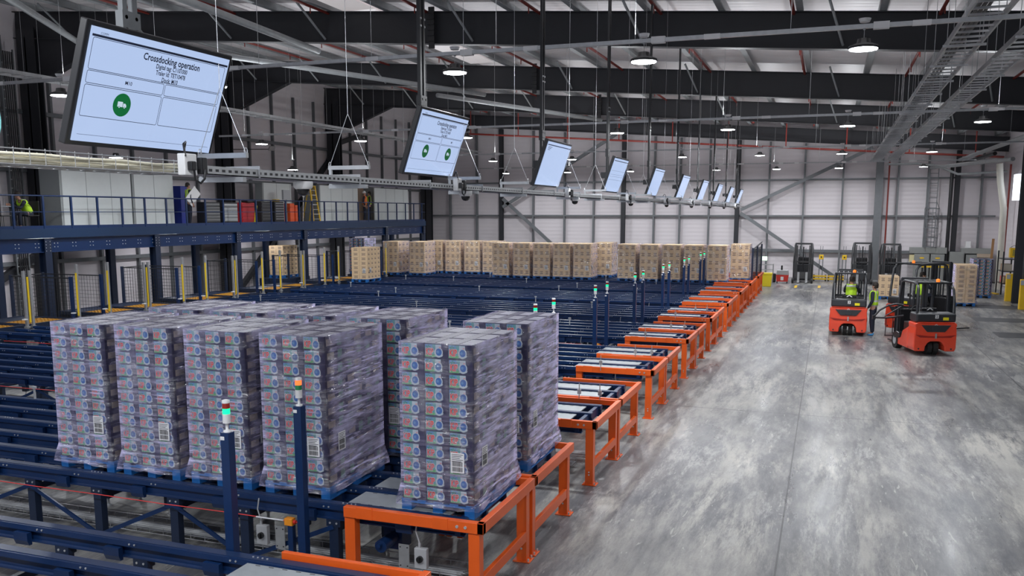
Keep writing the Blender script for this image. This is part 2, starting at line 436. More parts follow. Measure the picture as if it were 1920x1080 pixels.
tag(mb.build('sprinkler_main_pipe', REDP), 'long red sprinkler main pipe with vertical droppers across the far wall', 'pipe')

# rooflight sheet near the camera
struct(MB().box(-14.0, -13.0, 13, 34, zroof(-11.7)+1.10, zroof(-11.7)+1.12).build('window_1', mat('rooflight', (.8, .8, .82), .5, emit=.22, ecol=(.95, .88, .88))))

# far wall steelwork
for zz, hh in ((5.97, .09), (3.78, .10), (1.66, .17)):
    struct(MB().box(-26.9, 8.9, 56.72, 56.98, zz-hh/2, zz+hh/2).build('girt', GSTEEL))
for x in (-25, -23, -18.9, -16.7, -14.7, -10.7, -9.04, -7.2, -3.6, -1.55, .65, 3.7, 5.3, 8.1):
    struct(MB().box(x-.05, x+.05, 56.7, 56.95, 0 if x > -3 else 0, zroof(x)).build('mullion', GSTEEL))
for x in (-21.1, -12.65, -5.45, 6.8):
    struct(ibeam((x, 56.55, 0), (x, 56.55, zroof(x)), .26, .26, up=(0, 1, 0)).build('steel_column', STEEL))
struct(MB().box(2.45, 2.85, 56.35, 56.7, 0, zroof(2.5)).build('steel_column', GSTEEL))
for p, q in (((-20.9, 56.3, 4.9), (-17.4, 56.3, 1.9)), ((-20.9, 56.3, 4.35), (-12.9, 56.3, 9.1)), ((-5.2, 56.3, 4.15), (2.2, 56.3, 7.75)), ((-5.2, 56.3, 3.95), (.6, 56.3, .05))):
    struct(MB().bar(p, q, .16, .2).build('wall_brace', GSTEEL))
# left wall steelwork
for zz in (7.5, 5.48, 2.2):
    struct(MB().box(LX, LX+.18, 6, 56.9, zz-.07, zz+.07).build('girt', GSTEEL))
y = 15.4
while y < 56:
    struct(MB().box(LX, LX+.14, y-.05, y+.05, 0, zroof(LX)).build('mullion', GSTEEL)); y += 1.95
for p, q in (((LX+.12, 19.5, .2), (LX+.12, 29.5, 5.2)), ((LX+.12, 35.7, .4), (LX+.12, 45, 7.6)), ((LX+.12, 45, 7.9), (LX+.12, 49, 8.9))):
    struct(MB().bar(p, q, .2, .24).build('wall_brace', STEEL))
# wind-bracing tubes in the roof
for p, q in (((-14.9, 24, 7.95+.9), (-14.2, 12.8, 8.1+.9)), ((-20.5, 24, 9.3), (-13.9, 35.3, 8.9)), ((-16.2, 35.5, 9.0), (-11.3, 45, 8.7)), ((-24, 24.2, 9.5), (-16.5, 12.9, 9)), ((6.7, 55.5, 6.9), (7.3, 34, 7.0)), ((5.3, 55.6, 6.5), (7.4, 44, 6.3))):
    struct(MB().cyl(p, q, .095, 10).build('roof_tie', PURL))

# ------------------------------------------------------------------ high-bay lamps and their trunking
LX_ALL = (3.75, .35, -2.95, -6.27, -11.3, -15.2, -19.2)
def make_highbay(label, x, y, z, power, cool=(.93, .96, 1.0)):
    t = thing('highbay_lamp', label, 'lamp', (x, y, z), 0, 'high-bay lamps')
    MB().lathe([(.05, .14), (.09, .13), (.10, .07), (.21, .03), (.22, 0), (.21, -.012)], n=20).build('housing', BLACK, t)
    MB().lathe([(.20, -.014), (.20, -.024)], n=20).build('lens', LAMPE, t)
    MB().cyl((0, 0, .14), (0, 0, .30), .006, 6).cyl((0, 0, .26), (0, 0, .30), .02, 6).build('hook', GALV, t)
    ld = bpy.data.lights.new('lamp_light', 'AREA'); ld.shape = 'DISK'; ld.size = .38; ld.energy = power; ld.color = cool
    lo = bpy.data.objects.new('lamp_light', ld); COL.objects.link(lo); lo.location = (0, 0, -.03); setpar(lo, t)
    lu = bpy.data.lights.new('added_roof_fill', 'AREA'); lu.shape = 'DISK'; lu.size = .30; lu.energy = power*UPF; lu.color = cool  # extra upward light, added only to brighten the roof
    MB().lathe([(.07, .37), (.09, .42)], n=16).build('roof_fill_disc', WHITE, t)  # small disc made up as a fitting for the added roof light
    lo = bpy.data.objects.new('added_roof_fill', lu); COL.objects.link(lo); lo.location = (0, 0, .425); lo.rotation_euler = (PI, 0, 0); setpar(lo, t)
    return t
ROWS = [1.9, 14.5, 27.0, 39.6, 52.3]
for ri, yy in enumerate(ROWS):
    for xi, x in enumerate(LX_ALL):
        if yy > 50 and x in (3.75,): x = 4.6
        rowname = ['row above the camera', 'nearest row', 'second row', 'third row', 'far wall row'][ri]
        make_highbay('round lit high-bay lamp, %s from the right in the %s' % (ORD[xi], rowname), x, yy, 6.42, LAMP_W if ri else LAMP_W)
    if ri == 0: continue
    mb = MB().box(-21, 8.0, yy-.035, yy+.035, 6.70, 6.76)
    for xi, x in enumerate(LX_ALL): mb.box(x+.12, x+.34, yy-.05, yy+.05, 6.68, 6.78, 1)
    for q in range(10): mb.box(7-3*q, 7.25-3*q, yy-.04, yy+.04, 6.695, 6.765, 1)
    for q in range(12): mb.cyl((6.5-2.4*q, yy, 6.76), (6.5-2.4*q, yy, zroof(6.5-2.4*q)+.95), .005, 4)
    tag(mb.build('lighting_trunking', [GALV, WHITE]), 'slim galvanised lighting trunking with junction boxes carrying the %s of high-bay lamps' % rowname.replace(' row', ' lamp row'), 'trunking', 'lighting trunking')
for nm, x, y, z in (('near the seated workers', -21.7, 22.7, 5.75), ('above the red tool chest', -21.0, 31.6, 5.75)):
    t = make_highbay('small high-bay lamp, lit, hung over the mezzanine edge ' + nm, x, y, z, LAMP_W*.7)
    MB().cyl((0, 0, .28), (0, 0, zroof(x)+1.15-z), .006, 4).build('hanger_wire', GALV, t)


# ------------------------------------------------------------------ ladder racks under the roof
def ladder_rack(name, label, x0, y0, x1, y1, z, wd=.5, hang=True):
    mb = MB(); p = Vector((x0, y0, z)); q = Vector((x1, y1, z)); d = (q-p); n = int(d.length/.45); a = d.normalized().cross(Vector((0, 0, 1)))*wd/2
    mb.bar(p+a, q+a, .03, .10); mb.bar(p-a, q-a, .03, .10)
    for k in range(n+1):
        c = p + d*(k/n); mb.bar(c-a, c+a, .04, .03)
        if hang and k % 5 == 0:
            mb.cyl(c+a*1.05, c+a*1.05+Vector((0, 0, zroof(c.x)+.95-z)), .006, 4); mb.cyl(c-a*1.05, c-a*1.05+Vector((0, 0, zroof(c.x)+.95-z)), .006, 4)
            mb.bar(c-a*1.3+Vector((0, 0, -.06)), c+a*1.3+Vector((0, 0, -.06)), .04, .04)
    return tag(mb.build(name, GALV if wd > .4 else GSTEEL), label, 'cable rack')
ladder_rack('ladder_rack', 'left galvanised ladder rack under the roof running towards the far wall', 1.95, 6, 2.3, 54, 6.9, .52)
ladder_rack('ladder_rack', 'right galvanised ladder rack under the roof beside the lamp trunking', 3.0, 10, 3.05, 54, 6.9, .45)
mb = MB()
for k in range(30):
    mb.tube([(1.8+.01*k % .1 + .06*(k % 3), 6, 6.96+.012*(k % 2)), (2.2+.06*(k % 3), 54, 6.96)], .018, 5) if k < 6 else None
tag(mb.build('cable_bundle', BLACK), 'black cables lying along the left ladder rack', 'cable', kind='stuff')
ladder_rack('ladder_rack', 'dark ladder rack along the left wall high above the mezzanine', -22.6, 16, -22.6, 56, 8.0, .6)

# ------------------------------------------------------------------ pallets and loads
def pallet_mb(wx=.84, ly=1.26):
    mb = MB()
    for i in (-1, 0, 1):
        for j in (-1, 0, 1): mb.cbox((i*(wx/2-.06), j*(ly/2-.07), .06), (.115, .14, .085))
        mb.box(i*(wx/2-.06)-.057, i*(wx/2-.06)+.057, -ly/2, ly/2, 0, .02)
    for j in (-1, 0, 1): mb.box(-wx/2, wx/2, j*(ly/2-.07)-.07, j*(ly/2-.07)+.07, .102, .122)
    for i in range(5): xx = -wx/2+.05+i*(wx-.1)/4; mb.box(xx-.05, xx+.05, -ly/2, ly/2, .122, .142)
    return mb
def kip_carton(variant=0):
    """one printed detergent carton: indigo body, printed panel on the -Y face."""
    W, D, H = .286, .415, .150
    mb = MB(); mb.box(-W/2, W/2, -D/2, D/2, 0, H, 0)
    y = -D/2 - .0012
    x0, x1 = -.132, .062
    quad(mb, x0, x1, .018, H-.004, y, 1)                    # pale blue green panel
    quad(mb, x0, x0+.085, H-.040, H-.006, y-.0004, 2)       # mid blue top corner
    quad(mb, x0, x0+.12, .016, .040, y-.0004, 3)            # green bottom
    quad(mb, x0+.125, x1, .085, H-.006, y-.0004, 4)          # pale upper right
    for k in range(5):                                      # leaf
        a = 2*PI*k/5+.3; c = (x0+.040, H-.034)
        mb.add([(c[0], y-.0008, c[1]), (c[0]+.022*math.cos(a-.35), y-.0008, c[1]+.022*math.sin(a-.35)), (c[0]+.034*math.cos(a), y-.0008, c[1]+.034*math.sin(a)*.7), (c[0]+.022*math.cos(a+.35), y-.0008, c[1]+.022*math.sin(a+.35))], [(0, 1, 2, 3)], 5)
    disc(mb, .030, .066, .054, y-.0010, 4, 20, .95)          # white ring
    disc(mb, .033, .068, .038, y-.0014, 6, 20, .95)
    disc(mb, .022, .070, .016, y-.0017, 2, 12)
    mb.add([(-.03, y-.0018, .030), (.03, y-.0018, .016), (.075, y-.0018, .026), (.088, y-.0018, .046), (.060, y-.0018, .034), (.02, y-.0018, .030)], [(0, 1, 2, 3, 4, 5)], 4)
    quad(mb, .035, .055, .118, .122, y-.0014, 7); quad(mb, .035, .055, .110, .113, y-.0014, 7)
    t = text_mb('KIP', .104, 4, bold=.055); mb.merge(t, Matrix.Translation((-.078, y-.0020, .066)) @ Matrix.Diagonal((.66, 1, 1, 1)))
    t = text_mb('KIP', .096, 7, bold=.03); mb.merge(t, Matrix.Translation((-.078, y-.0026, .066)) @ Matrix.Diagonal((.66, 1, 1, 1)))
    # +X and -X sides: dark with a beige window and a ghost of the print
    for sx in (-1, 1):
        xx = sx*(W/2+.0012)
        a, b = (-.17, -.03) if variant == 0 else (.0, .15)
        mb.add([(xx, a, .045), (xx, b, .045), (xx, b, .118), (xx, a, .118)], [(0, 1, 2, 3)], 8)
        a2, b2 = (.05, .14) if variant == 0 else (-.16, -.07)
        mb.add([(xx, a2, .03), (xx, b2, .03), (xx, b2, .135), (xx, a2, .135)], [(0, 1, 2, 3)], 9)
        for q in range(4): mb.add([(xx*1.003, a+.01, .055+.016*q), (xx*1.003, b-.01, .055+.016*q), (xx*1.003, b-.01, .058+.016*q), (xx*1.003, a+.01, .058+.016*q)], [(0, 1, 2, 3)], 10)
    # top: violet flap at the left and pale packs under it
    mb.box(-W/2+.002, -.035, -D/2+.002, D/2-.002, H, H+.004, 10)
    quad_top = [(-.05, .132)]
    for q in range(6):
        yy = -D/2+.015+q*.065
        mb.add([(-.04, yy, H+.0015), (.128, yy, H+.0015), (.128, yy+.042, H+.0015), (-.04, yy+.042, H+.0015)], [(0, 1, 2, 3)], 11)
    mb.box(-W/2+.002, W/2-.002, -D/2+.002, -D/2+.040, H, H+.005, 10)
    mb.v = [(x*.93, y_, z_) for x, y_, z_ in mb.v]
    return mb
KM = [INDIGO, mat('print_aqua', (.12, .34, .35), .45), mat('print_blue', (.10, .25, .50), .45), mat('print_green', (.14, .42, .16), .45), mat('print_white', (.46, .53, .58), .45),
      mat('print_leaf', (.02, .28, .10), .45), mat('print_swirl', (.035, .13, .40), .4), mat('print_red', (.78, .05, .025), .45), mat('print_beige', (.36, .30, .25), .55),
      mat('print_side_green', (.13, .27, .20), .5), INDIGO2, mat('pack_top', (.46, .45, .55), .5, noise=.25, nscale=15)]
CART = [kip_carton(0).build('detergent_carton', KM), kip_carton(1).build('detergent_carton', KM)]
def brown_carton(W, D, H):
    mb = MB(); mb.box(-W/2, W/2, -D/2, D/2, 0, H, 0)
    for (y, s) in ((-D/2-.001, 1), (D/2+.001, 1)):
        quad(mb, -W*.22, W*.30, H*.30, H*.42, y, 1); quad(mb, -W*.16, W*.24, H*.50, H*.58, y, 1); quad(mb, -W*.22, W*.30, H*.66, H*.76, y, 1)
    for xx in (-W/2-.001, W/2+.001):
        mb.add([(xx, -D*.2, H*.35), (xx, D*.25, H*.35), (xx, D*.25, H*.55), (xx, -D*.2, H*.55)], [(0, 1, 2, 3)], 1)
        mb.add([(xx, -D*.2, H*.65), (xx, D*.1, H*.65), (xx, D*.1, H*.75), (xx, -D*.2, H*.75)], [(0, 1, 2, 3)], 1)
    mb.box(-W/2, W/2, -.025, .025, H, H+.001, 2)
    return mb
BM_ = [BROWN, BROWN2, mat('tape', (.50, .36, .18), .3)]
BC = brown_carton(.272, .41, .305).build('carton', BM_)
BC2 = brown_carton(.39, .30, .20).build('carton', BM_)
def label_mb(wd=.15, h=.21):
    mb = MB(); mb.box(-wd/2, wd/2, -.001, 0, -h/2, h/2, 0)
    for k in range(5): quad(mb, -wd*.42, wd*(.42-.12*(k % 3)), h*.40-k*.018, h*.40-k*.018+.006, -.002, 1)
    for r, zz in enumerate((-.012, -.068)):
        x = -wd*.40
        rr = random.Random(3)
        while x < wd*.40:
            wv = rr.choice((.002, .003, .005)); quad(mb, x, x+wv, zz-.024, zz+.024, -.002, 1); x += wv + rr.choice((.002, .004))
    return mb
LABM = label_mb().build('shipping_label', [PAPER, INK])
PALM = pallet_mb().build('pallet', BLUEP, bevel=.004)
def wrap_mb(wx, ly, z0, z1, seed, flare=.045):
    r = random.Random(seed); mb = MB(); N = 9
    zs = [z0-.02, z0+.06, z0+.20] + [z0+.2+(z1-z0-.2)*k/8 for k in range(1, 9)]
    ring = []
    for i, z in enumerate(zs):
        e = flare if i == 0 else (flare*.8 if i == 1 else (.012 if i == 2 else .008))
        row = []
        for s in range(4):
            for k in range(N):
                t = k/N; X, Y = wx/2+e, ly/2+e
                c = [(-X, -Y), (X, -Y), (X, Y), (-X, Y)]; p = c[s]; q = c[(s+1) % 4]
                n = [(0, -1), (1, 0), (0, 1), (-1, 0)][s]
                j = r.uniform(0, .007) + (r.uniform(0, .02) if i < 2 else 0)
                row.append((p[0]+(q[0]-p[0])*t+n[0]*j, p[1]+(q[1]-p[1])*t+n[1]*j, z + (r.uniform(-.015, .015) if i < 2 else 0)))
        ring += row
    n = 4*N
    mb.add(ring, [(i*n+k, i*n+(k+1) % n, (i+1)*n+(k+1) % n, (i+1)*n+k) for i in range(len(zs)-1) for k in range(n)], 0, True)
    return mb
WRAPS = [wrap_mb(.812, 1.262, .11, .152+11*.1515+.004, s, .05).build('stretch_wrap', WRAP, fix=False) for s in (1, 2, 3)]
WRAPSB = [wrap_mb(.835, 1.25, .11, .152+5*.307+.004, s, .03).build('stretch_wrap', WRAPB, fix=False) for s in (4, 5)]
protos = CART + [BC, BC2, LABM, PALM] + WRAPS + WRAPSB
def place(src, parent, loc, rz=0):
    c = src.copy(); COL.objects.link(c); c.location = loc; c.rotation_euler = (0, 0, rz); setpar(c, parent); return c
rnd = random.Random(11)
def load(label, cat, group, x, y, z, kind, wrapi=0, rz=0, labels=True, layers=None):
    t = thing({'kip': 'wrapped_detergent_pallet', 'brown': 'wrapped_carton_pallet', 'small': 'carton_pallet'}[kind], label, cat, (x, y, z), rz, group)
    place(PALM, t, (0, 0, 0))
    if kind == 'kip': nx, ny, nz, sx, sy, sz = 3, 3, 11, .2695, .419, .1515
    elif kind == 'brown': nx, ny, nz, sx, sy, sz = 3, 3, layers or 5, .276, .415, .307
    else: nx, ny, nz, sx, sy, sz = 2, 4, layers or 7, .40, .305, .202
    for k in range(nz):
        for i in range(nx):
            for j in range(ny):
                edge = i in (0, nx-1) or j in (0, ny-1) or k == nz-1
                if not edge: continue
                src = CART[(j+k) % 2 if 0 < j else 0] if kind == 'kip' else (BC if kind == 'brown' else BC2)
                place(src, t, ((i-(nx-1)/2)*sx+rnd.uniform(-.003, .003), (j-(ny-1)/2)*sy+rnd.uniform(-.003, .003), .143+k*sz), rnd.uniform(-.008, .008))
    if kind == 'kip': place(rnd.choice(WRAPS) if wrapi is not None else None, t, (0, 0, 0))
    elif kind == 'brown' and wrapi is not None and not layers: place(WRAPSB[wrapi % 2], t, (0, 0, 0))
    if labels:
        hx, hy = nx*sx/2+.02, ny*sy/2+.022
        zz = .143 + nz*sz*.27
        place(LABM, t, (.24, -hy, zz)); place(LABM, t, (hx, -.36, zz+.02), PI/2)
    return t
ZC = .93       # top of the conveyors
G1 = 'stretch-wrapped detergent pallets'
for i, x0 in enumerate((-8.88, -7.90, -6.90, -5.88)):
    load('stretch-wrapped blue pallet of indigo detergent cartons, %s of four in the front row' % ['leftmost', 'second from left', 'second from right', 'rightmost'][i], 'pallet load', G1, x0+.46, 8.65, ZC-.06, 'kip')
for i, x0 in enumerate((-8.86, -7.83, -6.79, -5.73)):
    load('detergent pallet standing behind the front row, %s of four' % ['leftmost', 'second from left', 'second from right', 'rightmost'][i] + ', tops showing', 'pallet load', G1, x0+.44, 10.3, ZC-.06, 'kip')
load('tall detergent pallet standing on the nearest orange table at the aisle', 'pallet load', G1, -3.69, 8.62, ZC-.06, 'kip', rz=rad(-.6))
load('detergent pallet on the second orange table, behind the nearest table pallet', 'pallet load', G1, -3.72, 10.38, ZC-.06, 'kip')
G2 = 'brown carton pallets at the back'
bx = [-20.6, -19.15, -14.72, -13.67, -12.67, -11.69, -10.70, -8.60, -7.58, -6.58, -5.60, -4.58]
for i, x in enumerate(bx):
    side = ['leftmost', 'second', 'third', 'fourth', 'fifth', 'sixth', 'seventh', 'eighth', 'ninth', 'tenth', 'eleventh', 'rightmost'][i]
    load('wrapped brown carton pallet in the long back row, %s counted from the left' % side, 'pallet load', G2, x, 39.3+.65, ZC-.05, 'brown', i)
for i, x in enumerate((-19.0, -18.0, -16.95, -15.95, -10.15, -3.75)):
    load('brown carton pallet on the lane behind the back row, %s from the left' % ORD[i], 'pallet load', G2, x, 41.75, ZC-.05, 'brown', i)
load('dense brown pallet of small cartons standing apart at the mezzanine end', 'pallet load', G2, -19.75, 35.3, ZC-.05, 'small', None)
load('brown carton pallet in the shade beneath the mezzanine', 'pallet load', None, -25.1, 36.7, .84, 'small', None)
load('brown wrapped pallet on the floor behind the standing worker', 'pallet load', None, 2.75, 44.6, 0, 'brown', None, layers=3)
t2 = load('wrapped brown pallet on the floor right of the red forklifts', 'pallet load', None, 5.62, 42.3, 0.02, 'small', None, labels=False, layers=8)
wrap_mb(.86, 1.27, .12, .15+8*.202, 9).build('stretch_wrap', WRAP, t2, fix=False)
load('low detergent pallet on the floor near the yellow posts', 'pallet load', None, 6.9, 46.8, 0, 'kip', labels=False)

# ------------------------------------------------------------------ conveyors
XL, XR = -20.4, -3.32
RY = (.22, .80, 1.38)
PITCH, Y00 = 4.48, 7.65
def rail_mb(x0, x1):
    mb = MB()
    prof = [(-.055, 0), (.055, 0), (.055, .015), (.022, .02), (.022, .10), (.066, .115), (.066, .17), (-.066, .17), (-.066, .115), (-.022, .10), (-.022, .02), (-.055, .015)]
    mb.prism(prof, x0, x1, 'x', 0)
    mb.box(x0, x1, -.045, .045, .17, .176, 1)
    x = x0 + .5; k = 0
    while x < x1 - .3:
        for s in (-1, 1):
            for dx in (0, .06): mb.cyl((x+dx, s*.066, .143), (x+dx, s*.073, .143), .010, 6, 2)
            mb.prism([(s*.05, .10), (s*.105, .10), (s*.105, .02), (s*.085, -.03), (s*.05, -.03)], x-.28, x-.10, 'x', 0)
        if k % 3 == 1:
            for q in range(4): mb.cyl((x+.2+.05*q, 0, .176), (x+.2+.05*q, 0, .184), .009, 6, 2)
        x += 1.15; k += 1
    return mb
def make_lane(label):
    t = thing('chain_conveyor', label, 'conveyor', (0, 0, 0), 0, 'navy chain conveyor lanes')
    for ry in RY:
        rail_mb(XL, XR).build('rail', [NAVY, CHAIN, BOLT], t, (0, ry, ZC-.19))
    legx = [-4.85, -6.0, -6.97, -8.1, -9.15, -10.4, -11.6, -12.8, -14, -15.2, -16.4, -17.6, -18.8, -20.2]
    leg = MB(); leg.box(-.055, .055, -.045, .045, .12, .74); leg.box(-.085, .085, -.05, .05, .66, .74); leg.cyl((0, 0, .02), (0, 0, .13), .016, 8, 1); leg.cyl((0, 0, 0), (0, 0, .02), .045, 10, 1)
    for s in (-.04, .04): leg.cyl((s, -.05, .70), (s, -.056, .70), .012, 6, 1)
    lo = leg.build('leg', [NAVYD, BOLT], None); protos.append(lo)
    for x in legx:
        for y in (.22, 1.38): place(lo, t, (x, y, 0))
        MB().box(x-.03, x+.03, .25, 1.35, .58, .66).build('cross_member', NAVYD, t)
    for i in range(0, len(legx)-1, 2):
        a, b = legx[i], legx[i+1]
        MB().bar((a, .17, .66), (b, .17, .15), .02, .05).build('diagonal_brace', NAVY, t)
        if i+2 < len(legx): MB().bar((b, .17, .15), (legx[i+2], .17, .66), .02, .05).build('diagonal_brace', NAVY, t)
    for a, b in zip(RY[:-1], RY[1:]):
        mb = MB(); mb.box(-4.75, -3.55, a+.085, b-.085, ZC-.05, ZC-.035)
        for q in range(8): mb.box(-4.65+.14*q, -4.60+.14*q, a+.10, a+.11, ZC-.036, ZC-.0335, 1); mb.box(-4.65+.14*q, -4.60+.14*q, b-.11, b-.10, ZC-.036, ZC-.0335, 1)
        mb.build('cover_plate', [PLATE, INK], t)
    MB().box(-3.42, -3.36, .15, 1.45, ZC-.17, ZC-.03).build('end_beam', NAVY, t)
    mb = MB().cyl((-4.3, .15, .52), (-4.3, 1.45, .52), .022, 8).cyl((-4.3, .2, .50), (-4.3, .48, .50), .07, 12).box(-4.42, -4.2, .5, .72, .36, .6)
    mb.build('drive_unit', [NAVY], t)
    return t
lanes = []
def pname(k): return 'foreground table pair' if k < 0 else '%s table pair' % ORD[k]
for k in range(-1, 9):
    for s in (0, 1):
        if k == -1 and s == 0: continue
        lab = 'navy three-rail chain conveyor, %s lane of the %s' % (['near', 'far'][s], pname(k))
        if not lanes: t = make_lane(lab)
        else: t = dup(lanes[0]); tag(t, lab)
        t.location = (0, Y00 + PITCH*k + 1.75*s, 0); lanes.append(t)

# orange guard frames around the table ends
def make_frame(label, second):
    t = thing('aisle_barrier', label, 'barrier', (0, 0, 0), 0, 'orange guard frames along the aisle')
    z0, z1 = ZC-.075, ZC+.04
    x0, x1 = -4.62, -3.05; y0, y1 = (0, 1.62)
    fb = MB(); fb.box(x0, x1, y0, y0+.07, z0, z1); fb.box(x0+.15, x0+.34, y0-.006, y0+.012, z0, z1+.012); fb.box(x1-.55, x1-.38, y0-.006, y0+.012, z0, z1+.012)
    for dx in (.19, .28): fb.cyl((x1-dx, y0-.002, (z0+z1)/2), (x1-dx, y0-.012, (z0+z1)/2), .016, 8, 1)
    fb.build('front_beam', [ORANGE, BOLT], t, bevel=.006)
    MB().box(x1-.07, x1, y0, y1, z0, z1).build('side_beam', ORANGE, t, bevel=.006)
    MB().box(x0+.1, x1-.07, y1-.05, y1, z0+.02, z1-.01).build('back_beam', ORANGE, t, bevel=.006)
    posts = [(x1-.17, .02), (x1-.17, y1-.16)] if not second else [(x1-.17, .02), (x1-.17, y1-.14)]
    if not second: posts.append((x0, .02))
    for i, (px, py) in enumerate(posts):
        mb = MB().box(px, px+.12, py, py+.11, 0, z0)
        mb.box(px-.04, px+.17, py-.03, py+.14, 0, .014)
        for dz in (.16, .20): mb.cyl((px+.06, py, dz), (px+.06, py-.008, dz), .012, 8, 1)
        for bx_, by_ in ((px+.145, py-.005), (px+.145, py+.115)): mb.cyl((bx_, by_, .014), (bx_, by_, .045), .012, 6, 1)
        mb.build('post', [ORANGE, BOLT], t, bevel=.004)
    MB().box(x1-.10, x1-.05, .13, y1-.16, .25, .37).build('lower_rail', ORANGE, t, bevel=.006)
    return t
fr = {}
for k in range(-1, 9):
    for s in (0, 1):
        if k == -1 and s == 0: continue
        lab = 'orange steel guard frame round the %s table of the %s' % (['near', 'far'][s], pname(k))
        if s not in fr: t = make_frame(lab, s == 1); fr[s] = t
        else: t = dup(fr[s]); tag(t, lab)
        t.location = (0, Y00 + PITCH*k + (1.66*s), 0)

# stack-light posts in the walkways
def make_stack(lit):
    t = thing('stack_light', 'x', 'signal light', (0, 0, 0), 0, 'stack lights on navy posts')
    MB().box(-.045, .045, -.045, .045, 0, 2.02).box(-.09, .09, -.09, .09, 0, .012).box(-.046, .0, -.0465, -.04, 1.95, 1.985, 1).build('post', [NAVY, WHITE], t, bevel=.003)
    MB().lathe([(.035, 2.02), (.035, 2.035), (.013, 2.04), (.013, 2.10), (.034, 2.105)], n=12).build('stem', WHITE, t)
    MB().lathe([(.036, 2.105), (.036, 2.19)], n=14).build('speaker', WHITE, t)
    MB().lathe([(.034, 2.19), (.034, 2.24)], n=14).build('green_lens', GREENL if lit == 'g' else GREENOFF, t)
    MB().lathe([(.034, 2.24), (.034, 2.29)], n=14).build('red_lens', REDL if lit == 'g' else REDLIT, t)
    MB().lathe([(.036, 2.29), (.036, 2.315), (.02, 2.32)], n=14).build('cap', WHITE, t)
    return t
sg = make_stack('g'); first = True
for k in range(0, 9):
    for s, dy in ((0, -1.22), (1, -.06)):
        y = Y00 + PITCH*k + dy
        if k == 0 and s == 1:
            t = make_stack('r'); t['label'] = 'stack light glowing red on a navy post before the rightmost front pallet'
        else:
            t = sg if first else dup(sg); first = False
            t['label'] = 'green-lit stack light on navy post, %s post before the %s' % (['near', 'far'][s], pname(k))
        t.location = (-5.07, y, 0)

# pull cords, cord switches, isolators, cable baskets, sensors
for k in range(0, 9):
    yb = Y00 + PITCH*k
    nm = pname(k)
    for s, dy in ((0, -1.12), (1, .06)):
        mb = MB(); n = 16
        for q in range(n): mb.cyl((-20+q*.925, yb+dy, .70+.006*(q % 2)), (-20+(q+1)*.925, yb+dy, .70+.006*((q+1) % 2)), .006, 5)
        mb2 = MB().cyl((-5.75, yb+dy, .70), (-5.4, yb+dy, .70), .010, 6)
        t = thing('pull_cord', 'thin red pull cord, %s side of the walkway before the %s' % (['near', 'far'][s], nm), 'pull cord', (0, 0, 0), 0, 'red emergency pull cords')
        mb.build('cord', mat('red_cord', (.75, .05, .05), .4), t); mb2.build('turnbuckle', BOLT, t)
        t = thing('cord_switch', 'orange cord switch on a short navy post, %s side before the %s' % (['near', 'far'][s], nm), 'switch', (-5.3, yb+dy, 0), 0, 'pull cord switches')
        MB().box(-.03, .03, -.03, .03, 0, .66).build('post', NAVY, t)
        MB().box(-.07, .03, -.035, .035, .66, .74).build('housing', mat('switch_orange', (.85, .30, .02), .4), t, bevel=.006)
        MB().cyl((.03, 0, .70), (.055, 0, .70), .022, 10).build('stop_button', RED_E, t)
    if k < 7:
        mb = MB()
        y0, y1, z0, z1 = yb+.62, yb+.92, .06, .14
        for yy, zz in ((y0, z1), (y0, z0), (y0+.1, z0), (y0+.2, z0), (y1, z0), (y1, z1)): mb.cyl((-20, yy, zz), (-3.5, yy, zz), .006, 4)
        for q in range(80): xx = -20+.2075*q; mb.box(xx, xx+.008, y0, y1, z0-.006, z0); mb.box(xx, xx+.008, y0-.003, y0+.003, z0, z1); mb.box(xx, xx+.008, y1-.003, y1+.003, z0, z1)
        for q in range(5): mb.tube([(-20, y0+.05+.05*q, z0+.02), (-12, y0+.08+.04*q, z0+.022), (-3.6, y0+.05+.05*q, z0+.02)], .013, 5, 1)
        tag(mb.build('cable_basket', [GALV, GREYP]), 'galvanised wire cable basket on the floor under the %s' % nm, 'cable basket', 'floor cable baskets')
for k in range(0, 6):
    yb = Y00 + PITCH*k; nm = pname(k)
    for s, (x, dy) in enumerate(((-5.72, .10), (-3.78, .08))):
        t = thing('isolator_switch', 'grey isolator box with black knob on the %s leg of the %s' % (['inner', 'table'][s], nm), 'switch', (x, yb+dy, .48), 0, 'isolator boxes')
        MB().box(-.07, .07, 0, .06, -.11, .11).build('housing', GREYP, t, bevel=.008)
        MB().cyl((0, 0, 0), (0, -.03, 0), .035, 12).box(-.008, .008, -.045, -.02, -.03, .03).build('knob', BLACK, t)
        MB().cyl((-.02, .03, .11), (-.02, .03, .16), .014, 8).tube([(-.02, .03, .16), (-.06, .03, .28), (-.05, .05, .40)], .008, 6).build('cable', GREYP, t)
        mp = MB().box(-.06, .06, -.002, .006, -.13, .13)
        for a in (-.04, .04):
            for b in (-.1, .1): mp.cyl((a, -.002, b), (a, -.008, b), .008, 6, 1)
        tag(mp.build('joint_plate', [GALV, INK], None, (x+.22 if s == 0 else x-.2, yb+dy+.03, .47)), 'flat grey joint plate beside the %s isolator of the %s' % (['inner', 'table'][s], nm), 'plate', 'joint plates')
sens = MB().box(-.012, .012, -.012, .012, -.02, .16, 0).box(-.035, .035, -.02, .02, .16, .20, 0)
so = sens.build('photo_sensor', GREYP); protos_s = [so]; rr = random.Random(5); n = 0
for k in range(0, 8):
    for j in range(5):
        x = -18.5 + j*2.9 + rr.uniform(-.4, .4); y = Y00 + PITCH*k + rr.choice((.22, 1.97, 3.13))
        if k == 0 and x > -10: continue
        o = so if n == 0 else so.copy()
        if n: COL.objects.link(o)
        o.location = (x, y, ZC); n += 1
        tag(o, 'small white photo sensor on a stalk, %s from left on the %s' % (ORD[j], pname(k)), 'sensor', 'photo sensors on the conveyors')
